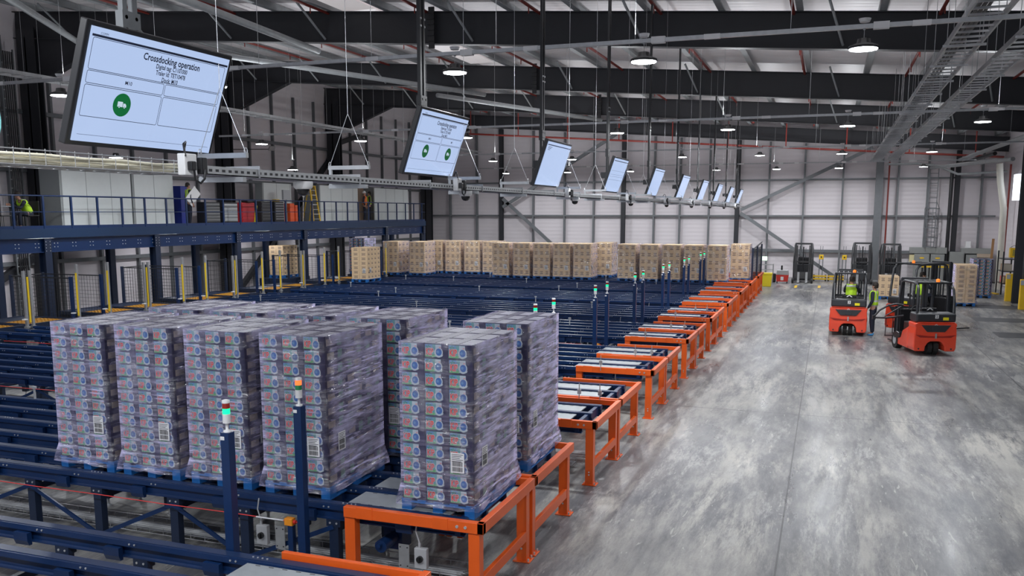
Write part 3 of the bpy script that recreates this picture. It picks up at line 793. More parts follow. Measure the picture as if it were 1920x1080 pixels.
for k in range(1, 5):
    for j in range(3):
        yy = Y00+PITCH*k+(-.02 if j == 0 else 1.6)
        o = MB().cyl((0, 0, 0), (0, 0, .30), .008, 6).box(-.03, .03, -.012, .012, .12, .2, 0).build('sensor_rod', GALV, None, (-4.1+.35*j, yy-.02, ZC-.02))
        tag(o, 'slim upright sensor rod clipped to the orange frame, %s on the %s' % (ORD[j], pname(k)), 'sensor', 'sensor rods')
def warn(label, x, y, z, s=.11):
    t = thing('warning_sign', label, 'sign', (x, y, z), 0, 'electrical warning triangles')
    mb = MB(); mb.prism([(-s/2, -s*.43), (s/2, -s*.43), (0, s*.43)], -.002, 0, 'y'); mb.build('plate', mat('sign_yellow', (.9, .65, .03), .4), t)
    mb = MB(); mb.prism([(-.008, .022), (.012, .022), (.002, .002), (.016, .002), (-.006, -.034), (.0, -.008), (-.014, -.008)], -.004, -.003, 'y'); mb.build('flash_symbol', INK, t)
for k in range(0, 4): warn('yellow electrical warning triangle under the front beam of the %s' % pname(k), -3.98, Y00+PITCH*k+.16, .78)
# orange lift cylinders under the nearest table
for x in (-4.25, -4.1, -4.35):
    tag(MB().box(x-.035, x+.035, 9.5, 9.57, .02, .62).build('lift_strut', ORANGE), 'short red orange upright strut on the floor beneath the nearest lanes', 'strut', 'red orange struts')

# ------------------------------------------------------------------ infeed side: grates, light curtains, guard fences
YGR = mat('grate_yellow', (.60, .28, .025), .5, noise=.25, nscale=10)
for k in range(1, 8):
    for s in (0, 1):
        y = Y00 + PITCH*k + 1.66*s
        mb = MB(); mb.box(-22.9, -21.0, y+.02, y+.07, .80, .90, 1); mb.box(-22.9, -21.0, y+1.5, y+1.55, .80, .90, 1); mb.box(-22.9, -22.1, y+.07, y+1.5, .84, .88, 1)
        for q in range(7): mb.box(-22.05+.155*q, -22.0+.155*q, y+.17, y+1.4, .86, .88)
        for q in range(10): mb.box(-22.08, -21.0, y+.17+.13*q, y+.20+.13*q, .865, .88)
        mb.box(-22.9, -22.86, y, y+1.55, 0, .9, 1); mb.box(-21.0, -20.9, y, y+1.55, .7, .9, 1)
        tag(mb.build('infeed_grate', [YGR, NAVYD]), 'yellow slatted infeed grate at the mezzanine end of the %s lane, %s' % (['near', 'far'][s], pname(k)), 'grate', 'yellow infeed grates')
def curtain(label, y, both):
    t = thing('light_curtain', label, 'light curtain', (-20.6, y, 0), 0, 'safety light curtains')
    for dy in ((-.10, .10) if both else (.04,)):
        MB().box(-.03, .03, dy-.035, dy+.035, 0, 2.42 if both else 2.5).box(-.05, .05, dy-.06, dy+.06, .85, .9).build('column', GALV, t)
    MB().box(.0, .035, -.020, .018, 1.0, 2.25).build('light_strip', mat('curtain_yellow', (.9, .62, .02), .4), t)
    MB().box(-.04, .06, -.22, -.12, 1.08, 1.11).build('bracket', WHITE, t)
for k in range(1, 8):
    y = Y00+PITCH*k-.2
    curtain('silver double light curtain post with yellow strip, between lanes of the %s' % pname(k), y+1.62, True)
    curtain('slim silver light curtain post, yellow strip, far edge of the %s' % pname(k), y+3.28, False)
    curtain('slim silver light curtain post, yellow strip, near edge of the %s' % pname(k), y-.02, False)
MESH = mat('mesh_black', (.02, .021, .024), .5)
def mesh_panel(mb, p, q, z0, z1, st=.10):
    p = Vector(p); q = Vector(q); d = q-p; n = max(1, int(d.length/st))
    for i in range(1, n): c = p+d*(i/n); mb.bar((c.x, c.y, z0), (c.x, c.y, z1), .006, .006)
    m2 = int((z1-z0)/st)
    for i in range(1, m2): zz = z0+(z1-z0)*i/m2; mb.bar((p.x, p.y, zz), (q.x, q.y, zz), .006, .006)
for k in range(2, 9):
    y0 = Y00+PITCH*k-1.25; y1 = y0+1.15
    t = thing('guard_fence', 'navy posted wire mesh guard fence by the mezzanine, before the %s' % pname(k), 'fence', (0, 0, 0), 0, 'mesh guard fences')
    for (x, y) in ((-20.95, y0), (-20.95, y1), (-23.3, y0), (-23.3, y1)):
        MB().box(x-.04, x+.04, y-.04, y+.04, 0, 2.12).build('post', NAVY if x > -22 else NAVYD, t)
    for (a, b) in (((-20.95, y0), (-23.3, y0)), ((-20.95, y1), (-23.3, y1)), ((-23.3, y0), (-23.3, y1))):
        mb = MB(); mesh_panel(mb, (a[0], a[1], 0), (b[0], b[1], 0), .25, 2.06, .11 if k < 5 else .18)
        for zz in (.25, 2.08): mb.bar((a[0], a[1], zz), (b[0], b[1], zz), .03, .03)
        mb.build('mesh_panel', MESH, t)

# fence at the aisle end of the back row
t = thing('guard_fence', 'black mesh guard fence at the aisle end of the back pallet rows', 'fence', (0, 0, 0))
mb = MB(); mesh_panel(mb, (-3.2, 41.2, 0), (-3.2, 46.8, 0), .9, 2.3, .12); mb.bar((-3.2, 41.2, 2.32), (-3.2, 46.8, 2.5), .05, .05); mb.build('mesh_panel', MESH, t)
for y in (41.2, 43.9, 46.8): MB().box(-3.24, -3.16, y-.04, y+.04, 0, 2.4).build('post', NAVYD, t)

# ------------------------------------------------------------------ mezzanine
MZ = 3.45
struct(MB().box(LX+.02, -24.0, 12, 50.5, MZ-.06, MZ).build('mezzanine_deck', mat('deck', (.10, .11, .12), .7)))
struct(MB().box(-24.05, -23.95, 12, 50.55, MZ-.28, MZ+.02).build('mezzanine_fascia', mat('fascia_blue', (.010, .032, .085), .38, spec=.35)))
mb = ibeam((-24.1, 12, MZ-.52), (-24.1, 50.5, MZ-.52), .46, .18, .025); y = 12.5
while y < 50:
    for dy in (0, .13):
        for dz in (-.06, .06): mb.cyl((-24.084, y+dy, MZ-.52+dz), (-24.07, y+dy, MZ-.52+dz), .018, 6, 1)
    y += .75
struct(mb.build('mezzanine_beam', [NAVY, BOLT]))
struct(ibeam((-24.1, 50.4, MZ-.5), (LX+.1, 50.4, MZ-.5), .46, .18).build('mezzanine_beam', NAVY))
for y in (16.8, 21.9, 26.9, 31.8, 37.0, 45.4, 50.4):
    mb = ibeam((-24.12, y, 0), (-24.12, y, MZ-.3), .3, .26, up=(1, 0, 0)); mb.box(-24.35, -23.9, y-.22, y+.22, 0, .03)
    for zz in (2.75, 2.85, 2.95, 3.05):
        for dy in (-.08, .08): mb.cyl((-23.98, y+dy, zz), (-23.965, y+dy, zz), .014, 6, 1)
    struct(mb.build('mezzanine_column', [NAVYD, BOLT]))
    mb = ibeam((-26.3, y, 0), (-26.3, y, MZ-.3), .25, .25, up=(1, 0, 0)); struct(mb.build('mezzanine_column', NAVYD))
for k in range(6):  # unseen battens, added to brighten the wall beneath the deck
    t = thing('added_fill_batten', 'added fill light fixed under the mezzanine deck, %s from the camera' % ORD[k], 'lamp', (-25.3, 16.5+6.3*k, MZ-.1), 0, 'fill lights added under the mezzanine')
    MB().box(-.05, .05, -.6, .6, -.03, .03).build('housing', WHITE, t); MB().cyl((0, -.58, -.045), (0, .58, -.045), .015, 8).build('tube', LAMPE, t)
    ld = bpy.data.lights.new('under_deck_fill', 'AREA'); ld.shape = 'RECTANGLE'; ld.size = .06; ld.size_y = 1.1; ld.energy = 22; ld.color = (.93, .95, 1)
    lo = bpy.data.objects.new('under_deck_fill', ld); COL.objects.link(lo); lo.location = (0, 0, -.07); setpar(lo, t)
t = thing('guard_railing', 'navy steel railing with mid rail along the mezzanine edge', 'railing', (0, 0, 0))
MB().cyl((-24, 12, MZ+1.08), (-24, 50.5, MZ+1.08), .026, 8).build('top_rail', NAVY, t)
MB().cyl((-24, 12, MZ+.56), (-24, 50.5, MZ+.56), .014, 6).build('mid_rail', NAVY, t)
MB().box(-24.01, -23.99, 12, 50.5, MZ, MZ+.12).build('toe_board', NAVY, t)
y = 12.8
while y < 50.5:
    MB().box(-24.025, -23.975, y-.035, y+.035, MZ, MZ+1.08).build('post', NAVY, t); y += 1.13
MB().cyl((-24, 50.5, MZ+1.08), (LX+.1, 50.5, MZ+1.08), .026, 8).build('end_rail', NAVY, t)
# cabins
def cabin(label, y0, y1, x1, h, gapm=None):
    t = thing('cabin', label, 'cabin', (0, 0, MZ))
    MB().box(LX+1.0, x1, y0, y1, 0, h).build('shell', CAB, t)
    mb = MB(); mb.box(x1, x1+.012, y0+.02, y0+.09, 0, h); yy = y0+1.15
    while yy < y1: mb.box(x1, x1+.006, yy, yy+.014, 0, h); yy += 1.15
    mb.build('joint_strip', CABG, t)
    MB().box(LX+1.0, x1+.005, y0-.012, y0, 0, h).build('end_panel', CABG, t)
    return t
cabin('long white panelled cabin on the mezzanine, left of the blue panel', 23.6, 26.9, -25.1, 2.1)
cabin('second bright white cabin section joined to the long cabin', 26.98, 29.2, -25.1, 2.1)
cabin('narrow grey white cabin right of the tool chests', 35.9, 38.3, -25.6, 1.95)
c3 = cabin('white cabin with an open doorway at the far mezzanine end', 40.1, 44.1, -25.1, 1.95)
cabin('right section of the far white cabin past the doorway', 46.3, 51.0-.6, -25.1, 1.95)
tag(MB().box(-25.99, -25.2, 44.12, 44.16, MZ, MZ+1.95).box(-26.0, -25.95, 44.1, 46.3, MZ, MZ+1.95).build('doorway_back_panel', mat('warm_panel', (.45, .33, .25), .6)), 'warm brown lining inside the open doorway of the far cabin', 'panel')
tag(MB().box(-24.9, -24.84, 45.6, 46.3, MZ, MZ+1.95).build('open_door', CAB), 'white door leaf standing open at the far cabin doorway', 'door')
tag(MB().box(-25.6, -25.2, 29.75, 30.15, MZ, MZ+1.62).build('blue_panel', DBLUE, bevel=.01), 'deep blue upright panel beside the white cabin end', 'panel')
tag(MB().box(-26.2, -25.7, 29.35, 29.8, MZ, MZ+1.75).build('tall_locker', CABG, bevel=.01), 'tall grey locker behind the deep blue panel', 'locker')
def chest(label, y, wd, col, dcol, h=.98, drawers=6, top=None):
    t = thing('tool_chest', label, 'tool chest', (-24.75, y, MZ), 0, 'tool chests on the mezzanine')
    MB().box(-.45, 0, -wd/2, wd/2, .1, h).build('body', mat('chest_'+col[0], col[1], .4), t, bevel=.01)
    for q in range(drawers):
        z0 = .16 + q*(h-.2)/drawers
        d = MB().box(0, .02, -wd/2+.03, wd/2-.03, z0, z0+(h-.2)/drawers-.02).build('drawer', mat('drawer_'+dcol[0], dcol[1], .35), t)
        MB().box(.02, .035, -wd/2+.06, wd/2-.06, z0+.09*(h/1.0)*6/drawers*.9, z0+.105*(h/1.0)*6/drawers*.9).build('handle', mat('handle_'+dcol[0], dcol[2], .3, .4), d)
    for a in (-.38, -.06):
        for b in (-wd/2+.07, wd/2-.07): MB().cyl((a, b-.02, .05), (a, b+.02, .05), .05, 10).build('castor', RUB, t)
    return t
BLK = ('black', (.03, .03, .033)); GRY = ('grey', (.25, .26, .27))
chest('black and grey tool chest, first on the left beside the blue panel', 31.15, .95, BLK, ('dgrey', (.12, .125, .13), (.5, .5, .5)))
chest('silver fronted tool chest between the black chest and the red one', 32.35, .95, BLK, ('silver', (.34, .36, .37), (.7, .7, .7)), drawers=5)
chest('red tool chest on the mezzanine', 33.6, .92, ('red', (.55, .03, .04)), ('red', (.5, .02, .035), (.3, .02, .02)))
chest('black tool chest with orange sticker right of the red one', 35.35-.35, .85, BLK, ('black', (.05, .05, .055), (.2, .2, .2)), h=1.05)
chest('black tool chest with white drawer edges', 36.0, .75, BLK, ('stripe', (.06, .06, .065), (.8, .8, .8)), drawers=7, h=1.05)
tag(MB().box(-25.1, -24.75, 36.9, 37.25, MZ, MZ+.98).box(-25.1, -24.75, 37.35, 37.55, MZ, MZ+.9).build('orange_locker', mat('orange_red', (.9, .12, .03), .4), bevel=.01), 'bright orange red slim locker right of the striped chest', 'locker')
tag(MB().cyl((-24.7, 37.9, MZ), (-24.7, 38.0, MZ+1.3), .02, 6).box(-24.73, -24.67, 37.95, 38.05, MZ+1.3, MZ+1.4).build('broom', WHITE), 'white broom handle leaning beside the orange locker', 'broom')
tag(MB().box(-25.0, -24.9, 36.6, 37.2, MZ+1.15, MZ+1.62).box(-24.98, -24.92, 36.88, 36.92, MZ, MZ+1.2).build('control_screen', GREYP, bevel=.01), 'grey control screen on a stand above the striped chest', 'screen')
tag(MB().box(-24.98, -24.62, 33.4, 33.8, MZ+.98, MZ+1.12).build('tool_bag', BLACK, bevel=.03), 'black tool bag lying on the red tool chest', 'bag')
tag(MB().box(-25.05, -24.8, 35.85, 36.15, MZ+1.05, MZ+1.16).build('tool_bag', YEL, bevel=.03), 'yellow bag on top of the striped tool chest', 'bag')
tag(MB().bar((-24.7, 33.95, MZ), (-24.7, 34.15, MZ+.85), .08, .03).build('spirit_level', mat('level_yellow', (.8, .8, .05), .4)), 'yellow level leaning on the red tool chest', 'tool')
# yellow stepladder
t = thing('stepladder', 'yellow stepladder standing on the mezzanine before the white cabin', 'ladder', (-24.7, 39.0, MZ))
for s, y0, y1 in ((1, -.30, -.22), (1, .30, .22)):
    MB().bar((.12, y0, 0), (-.10, y1, 1.85), .05, .08).build('side_rail', YEL, t); MB().bar((-.55, y0, 0), (-.18, y1, 1.85), .03, .04).build('rear_leg', YEL, t)
for q in range(7): MB().box(-.14+.12-.03*q-.0, .0+.12-.03*q, -.27, .27, .2+.24*q, .225+.24*q).build('step', WHITE if q % 2 else GALV, t)
MB().box(-.24, -.04, -.24, .24, 1.84, 1.88).build('top_tray', YEL, t)
# conduit rack climbing the left wall
tag(ladder_mb := MB().box(-26.6, -26.56, 22.9, 22.94, 0, 9.5).box(-26.6, -26.56, 23.4, 23.44, 0, 9.5).build('cable_ladder', GSTEEL), 'vertical cable ladder climbing the left wall behind the seated workers', 'cable rack')
mb = MB()
for q in range(30): mb.box(-26.6, -26.57, 22.92, 23.42, .3*q+.3, .3*q+.34)
o = mb.build('rung', BOLT, ladder_mb); mb = MB()
for q in range(5): mb.cyl((-26.52, 23.0+.08*q, 0), (-26.52, 23.0+.08*q, 9.4), .025, 6)
mb.build('cable', BLACK, ladder_mb)

# ------------------------------------------------------------------ hanging monitors over the lanes
def rect_lines(mb, x0, x1, z0, z1, y, m, t=.0034, r=.012):
    for a, b, c, d in ((x0+r, x1-r, z0, z0+t), (x0+r, x1-r, z1-t, z1), (x0, x0+t, z0+r, z1-r), (x1-t, x1, z0+r, z1-r)): quad(mb, a, b, c, d, y, m)
    for cx, cz, sx, sz in ((x0+r, z0+r, -1, -1), (x1-r, z0+r, 1, -1), (x0+r, z1-r, -1, 1), (x1-r, z1-r, 1, 1)):
        pts = [(cx+sx*rr_*math.cos(a), y, cz+sz*rr_*math.sin(a)) for rr_ in (r, r-t) for a in (0, PI/4, PI/2)]
        mb.add(pts, [(0, 1, 4, 3), (1, 2, 5, 4)], m)
def truck_icon(mb, cx, cz, r, y):
    disc(mb, cx, cz, r, y, 1, 28)
    u = r*.5
    quad(mb, cx-u, cx+u*.15, cz-u*.35, cz+u*.55, y-.0006, 2)
    mb.add([(cx+u*.25, y-.0006, cz-u*.35), (cx+u, y-.0006, cz-u*.35), (cx+u, y-.0006, cz), (cx+u*.75, y-.0006, cz+u*.3), (cx+u*.25, y-.0006, cz+u*.3)], [(0, 1, 2, 3, 4)], 2)
    for dx in (-.55, .62): disc(mb, cx+u*dx, cz-u*.42, u*.2, y-.0009, 1, 10); disc(mb, cx+u*dx, cz-u*.42, u*.13, y-.0012, 2, 10)
TV_TXT = ['Digital tag: C1101000', 'Traler Id: TET10478', 'Dock: M10']
def screen_graphics(kind):
    mb = MB(); y = -.0355; W, H = .63, .345
    quad(mb, -W+.01, W-.01, H-.056, H-.042, y, 0)
    mb.merge(text_mb('COMM' if kind < 2 else '-', .020, 0), Matrix.Translation((-W+.10, y, H-.032)))
    if kind in (0, 1):
        rect_lines(mb, -W+.02, W-.03, .095, H-.06, y, 0)
        t = text_mb('Crossdocking operation', .062, 0, bold=.022); mb.merge(t, Matrix.Translation((.075, y, .238)) @ Matrix.Diagonal((.88, 1, 1, 1)))
        for q, s in enumerate(TV_TXT): mb.merge(text_mb(s, .042, 0, bold=.02), Matrix.Translation((.08, y, .192-.040*q)) @ Matrix.Diagonal((.80, 1, 1, 1)))
        rect_lines(mb, -W+.02, .04, .012, .090, y, 0); rect_lines(mb, .05, W-.03, .012, .090, y, 0)
        rect_lines(mb, -W+.02, .04, -.19, .005, y, 0); rect_lines(mb, .05, W-.03, -.19, .005, y, 0)
        mb.merge(text_mb('M10', .034, 0, bold=.012), Matrix.Translation((-.27, y, .05)))
        truck_icon(mb, -.29, -.09, .074, y)
        if kind == 1: mb.merge(text_mb('M9', .034, 0, bold=.012), Matrix.Translation((.33, y, .05))); truck_icon(mb, .32, -.09, .074, y)
        quad(mb, -W+.03, W-.03, -H+.042, -H+.044, y, 0)
    elif kind == 2:
        for q in range(3): quad(mb, -W+.06, -W+.26-.04*q, H-.085-.022*q, H-.078-.022*q, y, 0)
    elif kind == 3:
        for zz in (.09, .01, -.03, -.10): quad(mb, -W+.03, W-.03, zz, zz+.003, y, 0)
    return mb
for k in range(10):
    y = 4.83 + 4.48*k
    desc = ['showing one green truck icon, largest and nearest', 'showing two green truck icons, second from the camera', 'with a blank pale screen, third from the camera', 'with thin ruled lines, fourth from the camera'][k] if k < 4 else 'with a blank screen, %s from the camera' % ORD[k]
    t = thing('hanging_monitor', 'ceiling-hung monitor over the aisle edge ' + desc, 'monitor', (-4.27, y, 4.77), 0, 'monitors hung over the lanes')
    d = MB().box(-.665, .665, -.025, .03, -.375, .375).box(-.45, .45, .03, .06, -.25, .2).build('display', BLACK, t, (0, 0, 0), (rad(19), 0, rad(90)), bevel=.006)
    MB().box(-.63, .63, -.034, -.026, -.345, .345).build('screen', SCREEN, d)
    mb = screen_graphics(0 if k == 0 else 1 if k == 1 else 2 if k == 2 else 3 if k == 3 else 4)
    mb.build('screen_graphics', [SCR_INK, SCR_GREEN, SCR_WHITE], d, fix=False)
    MB().box(-.30, -.06, -.06, .06, -.06, .06).build('bracket', BLACK, t)
    px = -.17; zt = zroof(-4.6)-4.77+.9
    mb = MB()
    for dy in (-.065, .025): mb.box(px-.02, px+.02, dy, dy+.04, -.1, zt)
    for zz in (.42, .50, 1.3, 1.38):
        for dy in (-.045, .045): mb.cyl((px+.02, dy, zz), (px+.03, dy, zz), .014, 6, 1)
    mb.box(px-.03, px+.03, -.08, .08, .38, .54)
    mb.build('pole', [BLACK if k else GSTEEL, BOLT], t)
# tray below the monitors
TR = thing('cable_tray', 'long perforated galvanised cable tray running beneath the hanging monitors', 'cable tray', (0, 0, 0))
mb = MB().box(-4.30, -4.02, 4.75, 45.6, 4.255, 4.262).box(-4.025, -4.02, 4.75, 45.6, 4.255, 4.315).box(-4.30, -4.295, 4.75, 45.6, 4.255, 4.315)
y = 4.9
while y < 30:
    mb.add([(-4.0195, y, 4.277), (-4.0195, y+.035, 4.277), (-4.0195, y+.035, 4.295), (-4.0195, y, 4.295)], [(0, 1, 2, 3)], 1)
    mb.add([(-4.22, y, 4.2545), (-4.10, y, 4.2545), (-4.10, y+.03, 4.2545), (-4.22, y+.03, 4.2545)], [(0, 1, 2, 3)], 1); y += .07
mb.build('tray', [GALV, INK], TR, fix=False)
mb = MB()
for q in range(26): mb.box(-4.31, -4.01, 5.6+1.5*q, 5.61+1.5*q, 4.25, 4.34)
for q in range(3): mb.tube([(-4.25+.06*q, 5+j*2, 4.275+.01*math.sin(j*2.+q)) for j in range(20)], .012, 5)
mb.build('cable', [GREYP], TR)
t = thing('wire_basket', 'wire basket at the left edge filled with cream cables', 'cable basket', (0, 0, 0))
mb = MB()
for zz, xx in ((4.25, -4.30), (4.25, -4.20), (4.25, -4.10), (4.25, -4.02), (4.33, -4.30), (4.33, -4.02)): mb.cyl((xx, 2.6, zz), (xx, 4.8, zz), .004, 5)
for q in range(23):
    yy = 2.6+.1*q; mb.cyl((-4.02, yy, 4.25), (-4.02, yy, 4.34), .003, 4); mb.cyl((-4.30, yy, 4.25), (-4.30, yy, 4.34), .003, 4); mb.cyl((-4.30, yy, 4.25), (-4.02, yy, 4.25), .003, 4)
mb.build('basket', GALV, t)
for q in range(12):
    r = random.Random(q)
    mb = MB().tube([(-4.27+.02*q+r.uniform(-.01, .01), 2.6+.28*j, 4.265+.017*(q % 3)+r.uniform(0, .012)) for j in range(8 if q < 5 else 9)], .010, 6)
    mb.build('cable', WOODF, t)
# teal cable coil
mb = MB()
for q in range(6):
    r = .115+.008*q; mb.tube([(-4.1+.012*q, 3.33+r*math.cos(2*PI*a/24)*.8, 4.47+r*math.sin(2*PI*a/24)) for a in range(25)], .006, 5)
tag(mb.build('cable_coil', TEAL), 'coiled teal cable hanging at the left edge above the tray', 'cable')
# trapeze hangers
for k in range(9):
    for j, dy in enumerate((.52, 2.3)):
        y = 4.83+4.48*k+dy
        t = thing('trapeze_hanger', 'galvanised trapeze bracket on a wire yoke holding the tray, %s after the %s monitor' % (['first', 'second'][j], ORD[k]), 'hanger', (0, 0, 0), 0, 'tray hangers')
        MB().box(-4.35, -3.93, y-.015, y+.015, 4.385, 4.42).build('bar', GALV, t)
        MB().box(-4.345, -4.32, y-.012, y+.012, 4.22, 4.39).box(-4.345, -3.96, y-.02, y+.02, 4.215, 4.25).build('cradle', GALV, t)
        mb = MB().cyl((-4.34, y, 4.42), (-4.14, y, 4.88), .0028, 5).cyl((-3.94, y, 4.42), (-4.14, y, 4.88), .0028, 5).cyl((-4.14, y, 4.88), (-4.14, y, zroof(-4.14)+.96), .0028, 5)
        for xx in (-4.34, -3.94): mb.tube([(xx, y+.018*math.cos(a), 4.43+.025*math.sin(a)) for a in [2*PI*q/8 for q in range(9)]], .004, 5)
        mb.build('wire', BOLT, t)
for k in range(9):
    y = 6.28 if k == 0 else 9.72+4.48*(k-1)+(.3 if k > 1 else 0)
    t = thing('dome_camera', 'white dome camera under the cable tray, %s from the camera' % ORD[k], 'security camera', (-4.08, y, 4.25), 0, 'dome cameras')
    MB().lathe([(.078, 0), (.080, -.01), (.078, -.045), (.062, -.062)], n=24).build('housing', WHITE, t)
    MB().lathe([(.052, -.060), (.052, -.075), (.044, -.098), (.025, -.113), (.0001, -.117)], n=20).build('dome', GLASSY, t)
for k in range(9):
    y = 4.83+4.48*k
    t = thing('power_socket', 'grey socket box with black plug and looped cord below the %s monitor' % ORD[k], 'socket', (-3.98, y-.03, 4.31), 0, 'socket boxes on the tray')
    MB().box(-.04, .02, -.07, .05, -.07, .07).build('housing', WHITE, t, bevel=.006)
    MB().box(.02, .06, -.05, .0, -.04, .02).box(.0, .05, .06, .12, -.06, .05).build('plug', BLACK, t, bevel=.008)
    MB().tube([(.05, -.02, -.03), (.05, -.01, -.10), (.05, .04, -.12), (.05, .08, -.09), (.05, .09, -.03)], .008, 6).tube([(.02, -.06, .05), (.0, -.05, .13), (-.04, .02, .15), (-.08, .05, .10)], .007, 6).build('cord', BLACK, t)

# slotted hangers on the rafters
for i, (y, x) in enumerate(((24, -11.0), (34.3, -11.3), (44.0, -11.1))):
    mb = MB().box(x-.09, x+.09, y-.24, y-.20, zroof(x)-.15, zroof(x)+1.0)
    for q in range(6): mb.box(x-.11, x+.11, y-.30, y-.24, zroof(x)+.05+.15*q, zroof(x)+.08+.15*q)
    tag(mb.build('lashing_bracket', BLACK), 'black slotted bracket hung on the side of the %s rafter' % ['nearest', 'second', 'third'][i], 'bracket', 'brackets on the rafters')

# ------------------------------------------------------------------ people
def skin(name, V, E, R, m, parent, root=0, sub=1):
    me = bpy.data.meshes.new(name); me.from_pydata([tuple(v) for v in V], E, []); me.materials.append(m)
    o = bpy.data.objects.new(name, me); COL.objects.link(o)
    if parent is not None: setpar(o, parent)
    md = o.modifiers.new('skin', 'SKIN'); md.use_smooth_shade = True
    if not me.skin_vertices: 
        bpy.context.view_layer.objects.active = o
    for i, sv in enumerate(me.skin_vertices[0].data):
        r = R[i]; sv.radius = r if isinstance(r, tuple) else (r, r); sv.use_root = (i == root)
    s = o.modifiers.new('subsurf', 'SUBSURF'); s.levels = sub; s.render_levels = sub
    return o
BASE = dict(pelvis=(0, 0, .95), waist=(0, 0, 1.08), chest=(0, -.01, 1.30), neck=(0, .01, 1.47),
            hipL=(-.09, 0, .91), hipR=(.09, 0, .91), kneeL=(-.10, -.02, .50), kneeR=(.10, -.02, .50), ankL=(-.10, .03, .09), ankR=(.10, .03, .09),
            toeL=(-.12, -.13, .03), toeR=(.12, -.13, .03), shL=(-.175, 0, 1.41), shR=(.175, 0, 1.41),
            elL=(-.23, .03, 1.14), elR=(.23, .03, 1.14), wrL=(-.22, -.07, .90), wrR=(.22, -.07, .90), look=(0, -1, 0), palm=(0, 0, -1))
def person(label, loc, rz, pose=None, shoes=BLACK, helmet=None, vestm=HIVIS, cap=False, group=None, scale=1.0):
    J = dict(BASE); J.update(pose or {}); J = {k: Vector(v) for k, v in J.items()}
    t = thing('person', label, 'person', loc, rz, group); t.scale = (scale,)*3
    up = (J['neck']-J['chest']).normalized()*.4 + Vector((0, 0, .6)); up.normalize(); f = J['look'].normalized()
    n = J['neck']; jaw = n+up*.085+f*.03; mid = n+up*.155+f*.012; crown = n+up*.235+f*.0
    V = []; E = []; R = []; ix = {}
    def add(k, p, r, par=None):
        ix[k] = len(V); V.append(Vector(p)); R.append(r)
        if par is not None: E.append((ix[par], ix[k]))
    add('pelvis', J['pelvis'], (.135, .10)); add('waist', J['waist'], (.125, .09), 'pelvis'); add('chest', J['chest'], (.14, .10), 'waist')
    add('nb', (J['chest']+n)/2+Vector((0, 0, .03)), (.09, .07), 'chest'); add('neck', n, .052, 'nb'); add('jaw', jaw, (.060, .066), 'neck'); add('mid', mid, (.074, .086), 'jaw'); add('crown', crown, (.055, .062), 'mid')
    side = f.cross(up).normalized()
    add('nose', mid+f*.098-up*.015, .010, 'mid')
    for s, L in ((-1, 'L'), (1, 'R')):
        add('ear'+L, mid+side*s*.085-up*.01, .013, 'mid')
        add('hip'+L, J['hip'+L], .085, 'pelvis'); add('kn'+L, J['knee'+L], .055, 'hip'+L); add('an'+L, J['ank'+L], .038, 'kn'+L); add('to'+L, J['toe'+L], .03, 'an'+L)
        add('sh'+L, J['sh'+L], .058, 'nb'); add('el'+L, J['el'+L], .042, 'sh'+L); add('wr'+L, J['wr'+L], .026, 'el'+L)
        d = (J['wr'+L]-J['el'+L]).normalized(); pm = J['wr'+L]+d*.065; add('pm'+L, pm, (.030, .018), 'wr'+L)
        a = d.cross(Vector((1, 0, .2))).normalized()
        for q in range(4):
            b = pm+a*(.026-.0175*q)+d*.035; e = b+d*(.030+.006*(q in (1, 2)))+Vector((-s*.008, 0, 0)); g = e+d*.022+Vector((-s*.018, 0, 0))
            add('f%d%s' % (q, L), b, .010, 'pm'+L); add('g%d%s' % (q, L), e, .009, 'f%d%s' % (q, L)); add('h%d%s' % (q, L), g, .007, 'g%d%s' % (q, L))
        b = J['wr'+L]+d*.035+a*.035; add('t0'+L, b, .011, 'wr'+L); add('t1'+L, b+d*.03+a*.012, .009, 't0'+L)
    skin('body', V, E, R, SKIN, t)
    for L in 'LR':
        k, h, an = J['knee'+L], J['hip'+L], J['ank'+L]
    TV = [J['pelvis']+Vector((0, 0, .04)), J['pelvis'], J['hipL'], J['kneeL'], J['ankL']+Vector((0, 0, .0)), J['hipR'], J['kneeR'], J['ankR']]
    skin('trousers', TV, [(0, 1), (1, 2), (2, 3), (3, 4), (1, 5), (5, 6), (6, 7)], [(.145, .11), (.15, .115), .098, .072, .056, .098, .072, .056], DCLOTH, t, 1)
    nb = (J['chest']+n)/2+Vector((0, 0, .03))
    SV = [J['pelvis']+Vector((0, 0, -.02)), J['waist'], J['chest'], nb, n-Vector((0, 0, .02))]
    SE = [(0, 1), (1, 2), (2, 3), (3, 4)]; SR = [(.155, .12), (.145, .11), (.16, .12), (.11, .088), .062]
    for L in 'LR':
        b = len(SV); d = (J['wr'+L]-J['el'+L]).normalized()
        SV += [J['sh'+L], J['el'+L], J['wr'+L]-d*.01]; SE += [(3, b), (b, b+1), (b+1, b+2)]; SR += [.072, .055, .038]
    skin('jacket', SV, SE, SR, DCLOTH, t, 0)
    if vestm:
        VV = [J['pelvis']+Vector((0, 0, -.04)), J['waist'], J['chest'], nb, n-Vector((0, 0, .025)), J['shL']*.85+nb*.15, J['shR']*.85+nb*.15]
        skin('vest', VV, [(0, 1), (1, 2), (2, 3), (3, 4), (3, 5), (3, 6)], [(.19, .155), (.185, .15), (.20, .16), (.15, .12), .066, .088, .088], vestm, t, 0)
    for L in 'LR':
        a, b = J['ank'+L], J['toe'+L]
        heel = a+(a-b)*.25; heel.z = a.z-.05
        skin('shoe', [heel, a-Vector((0, 0, .045)), b+Vector((0, 0, .005))], [(0, 1), (1, 2)], [.040, .048, .034], shoes, t)
    Rm = Matrix((side, -f, up)).transposed().to_4x4()
    hm = MB(); nn = 14
    prof = [(.086, -.02), (.093, .02), (.088, .06), (.066, .095), (.03, .112), (.0001, .116)]
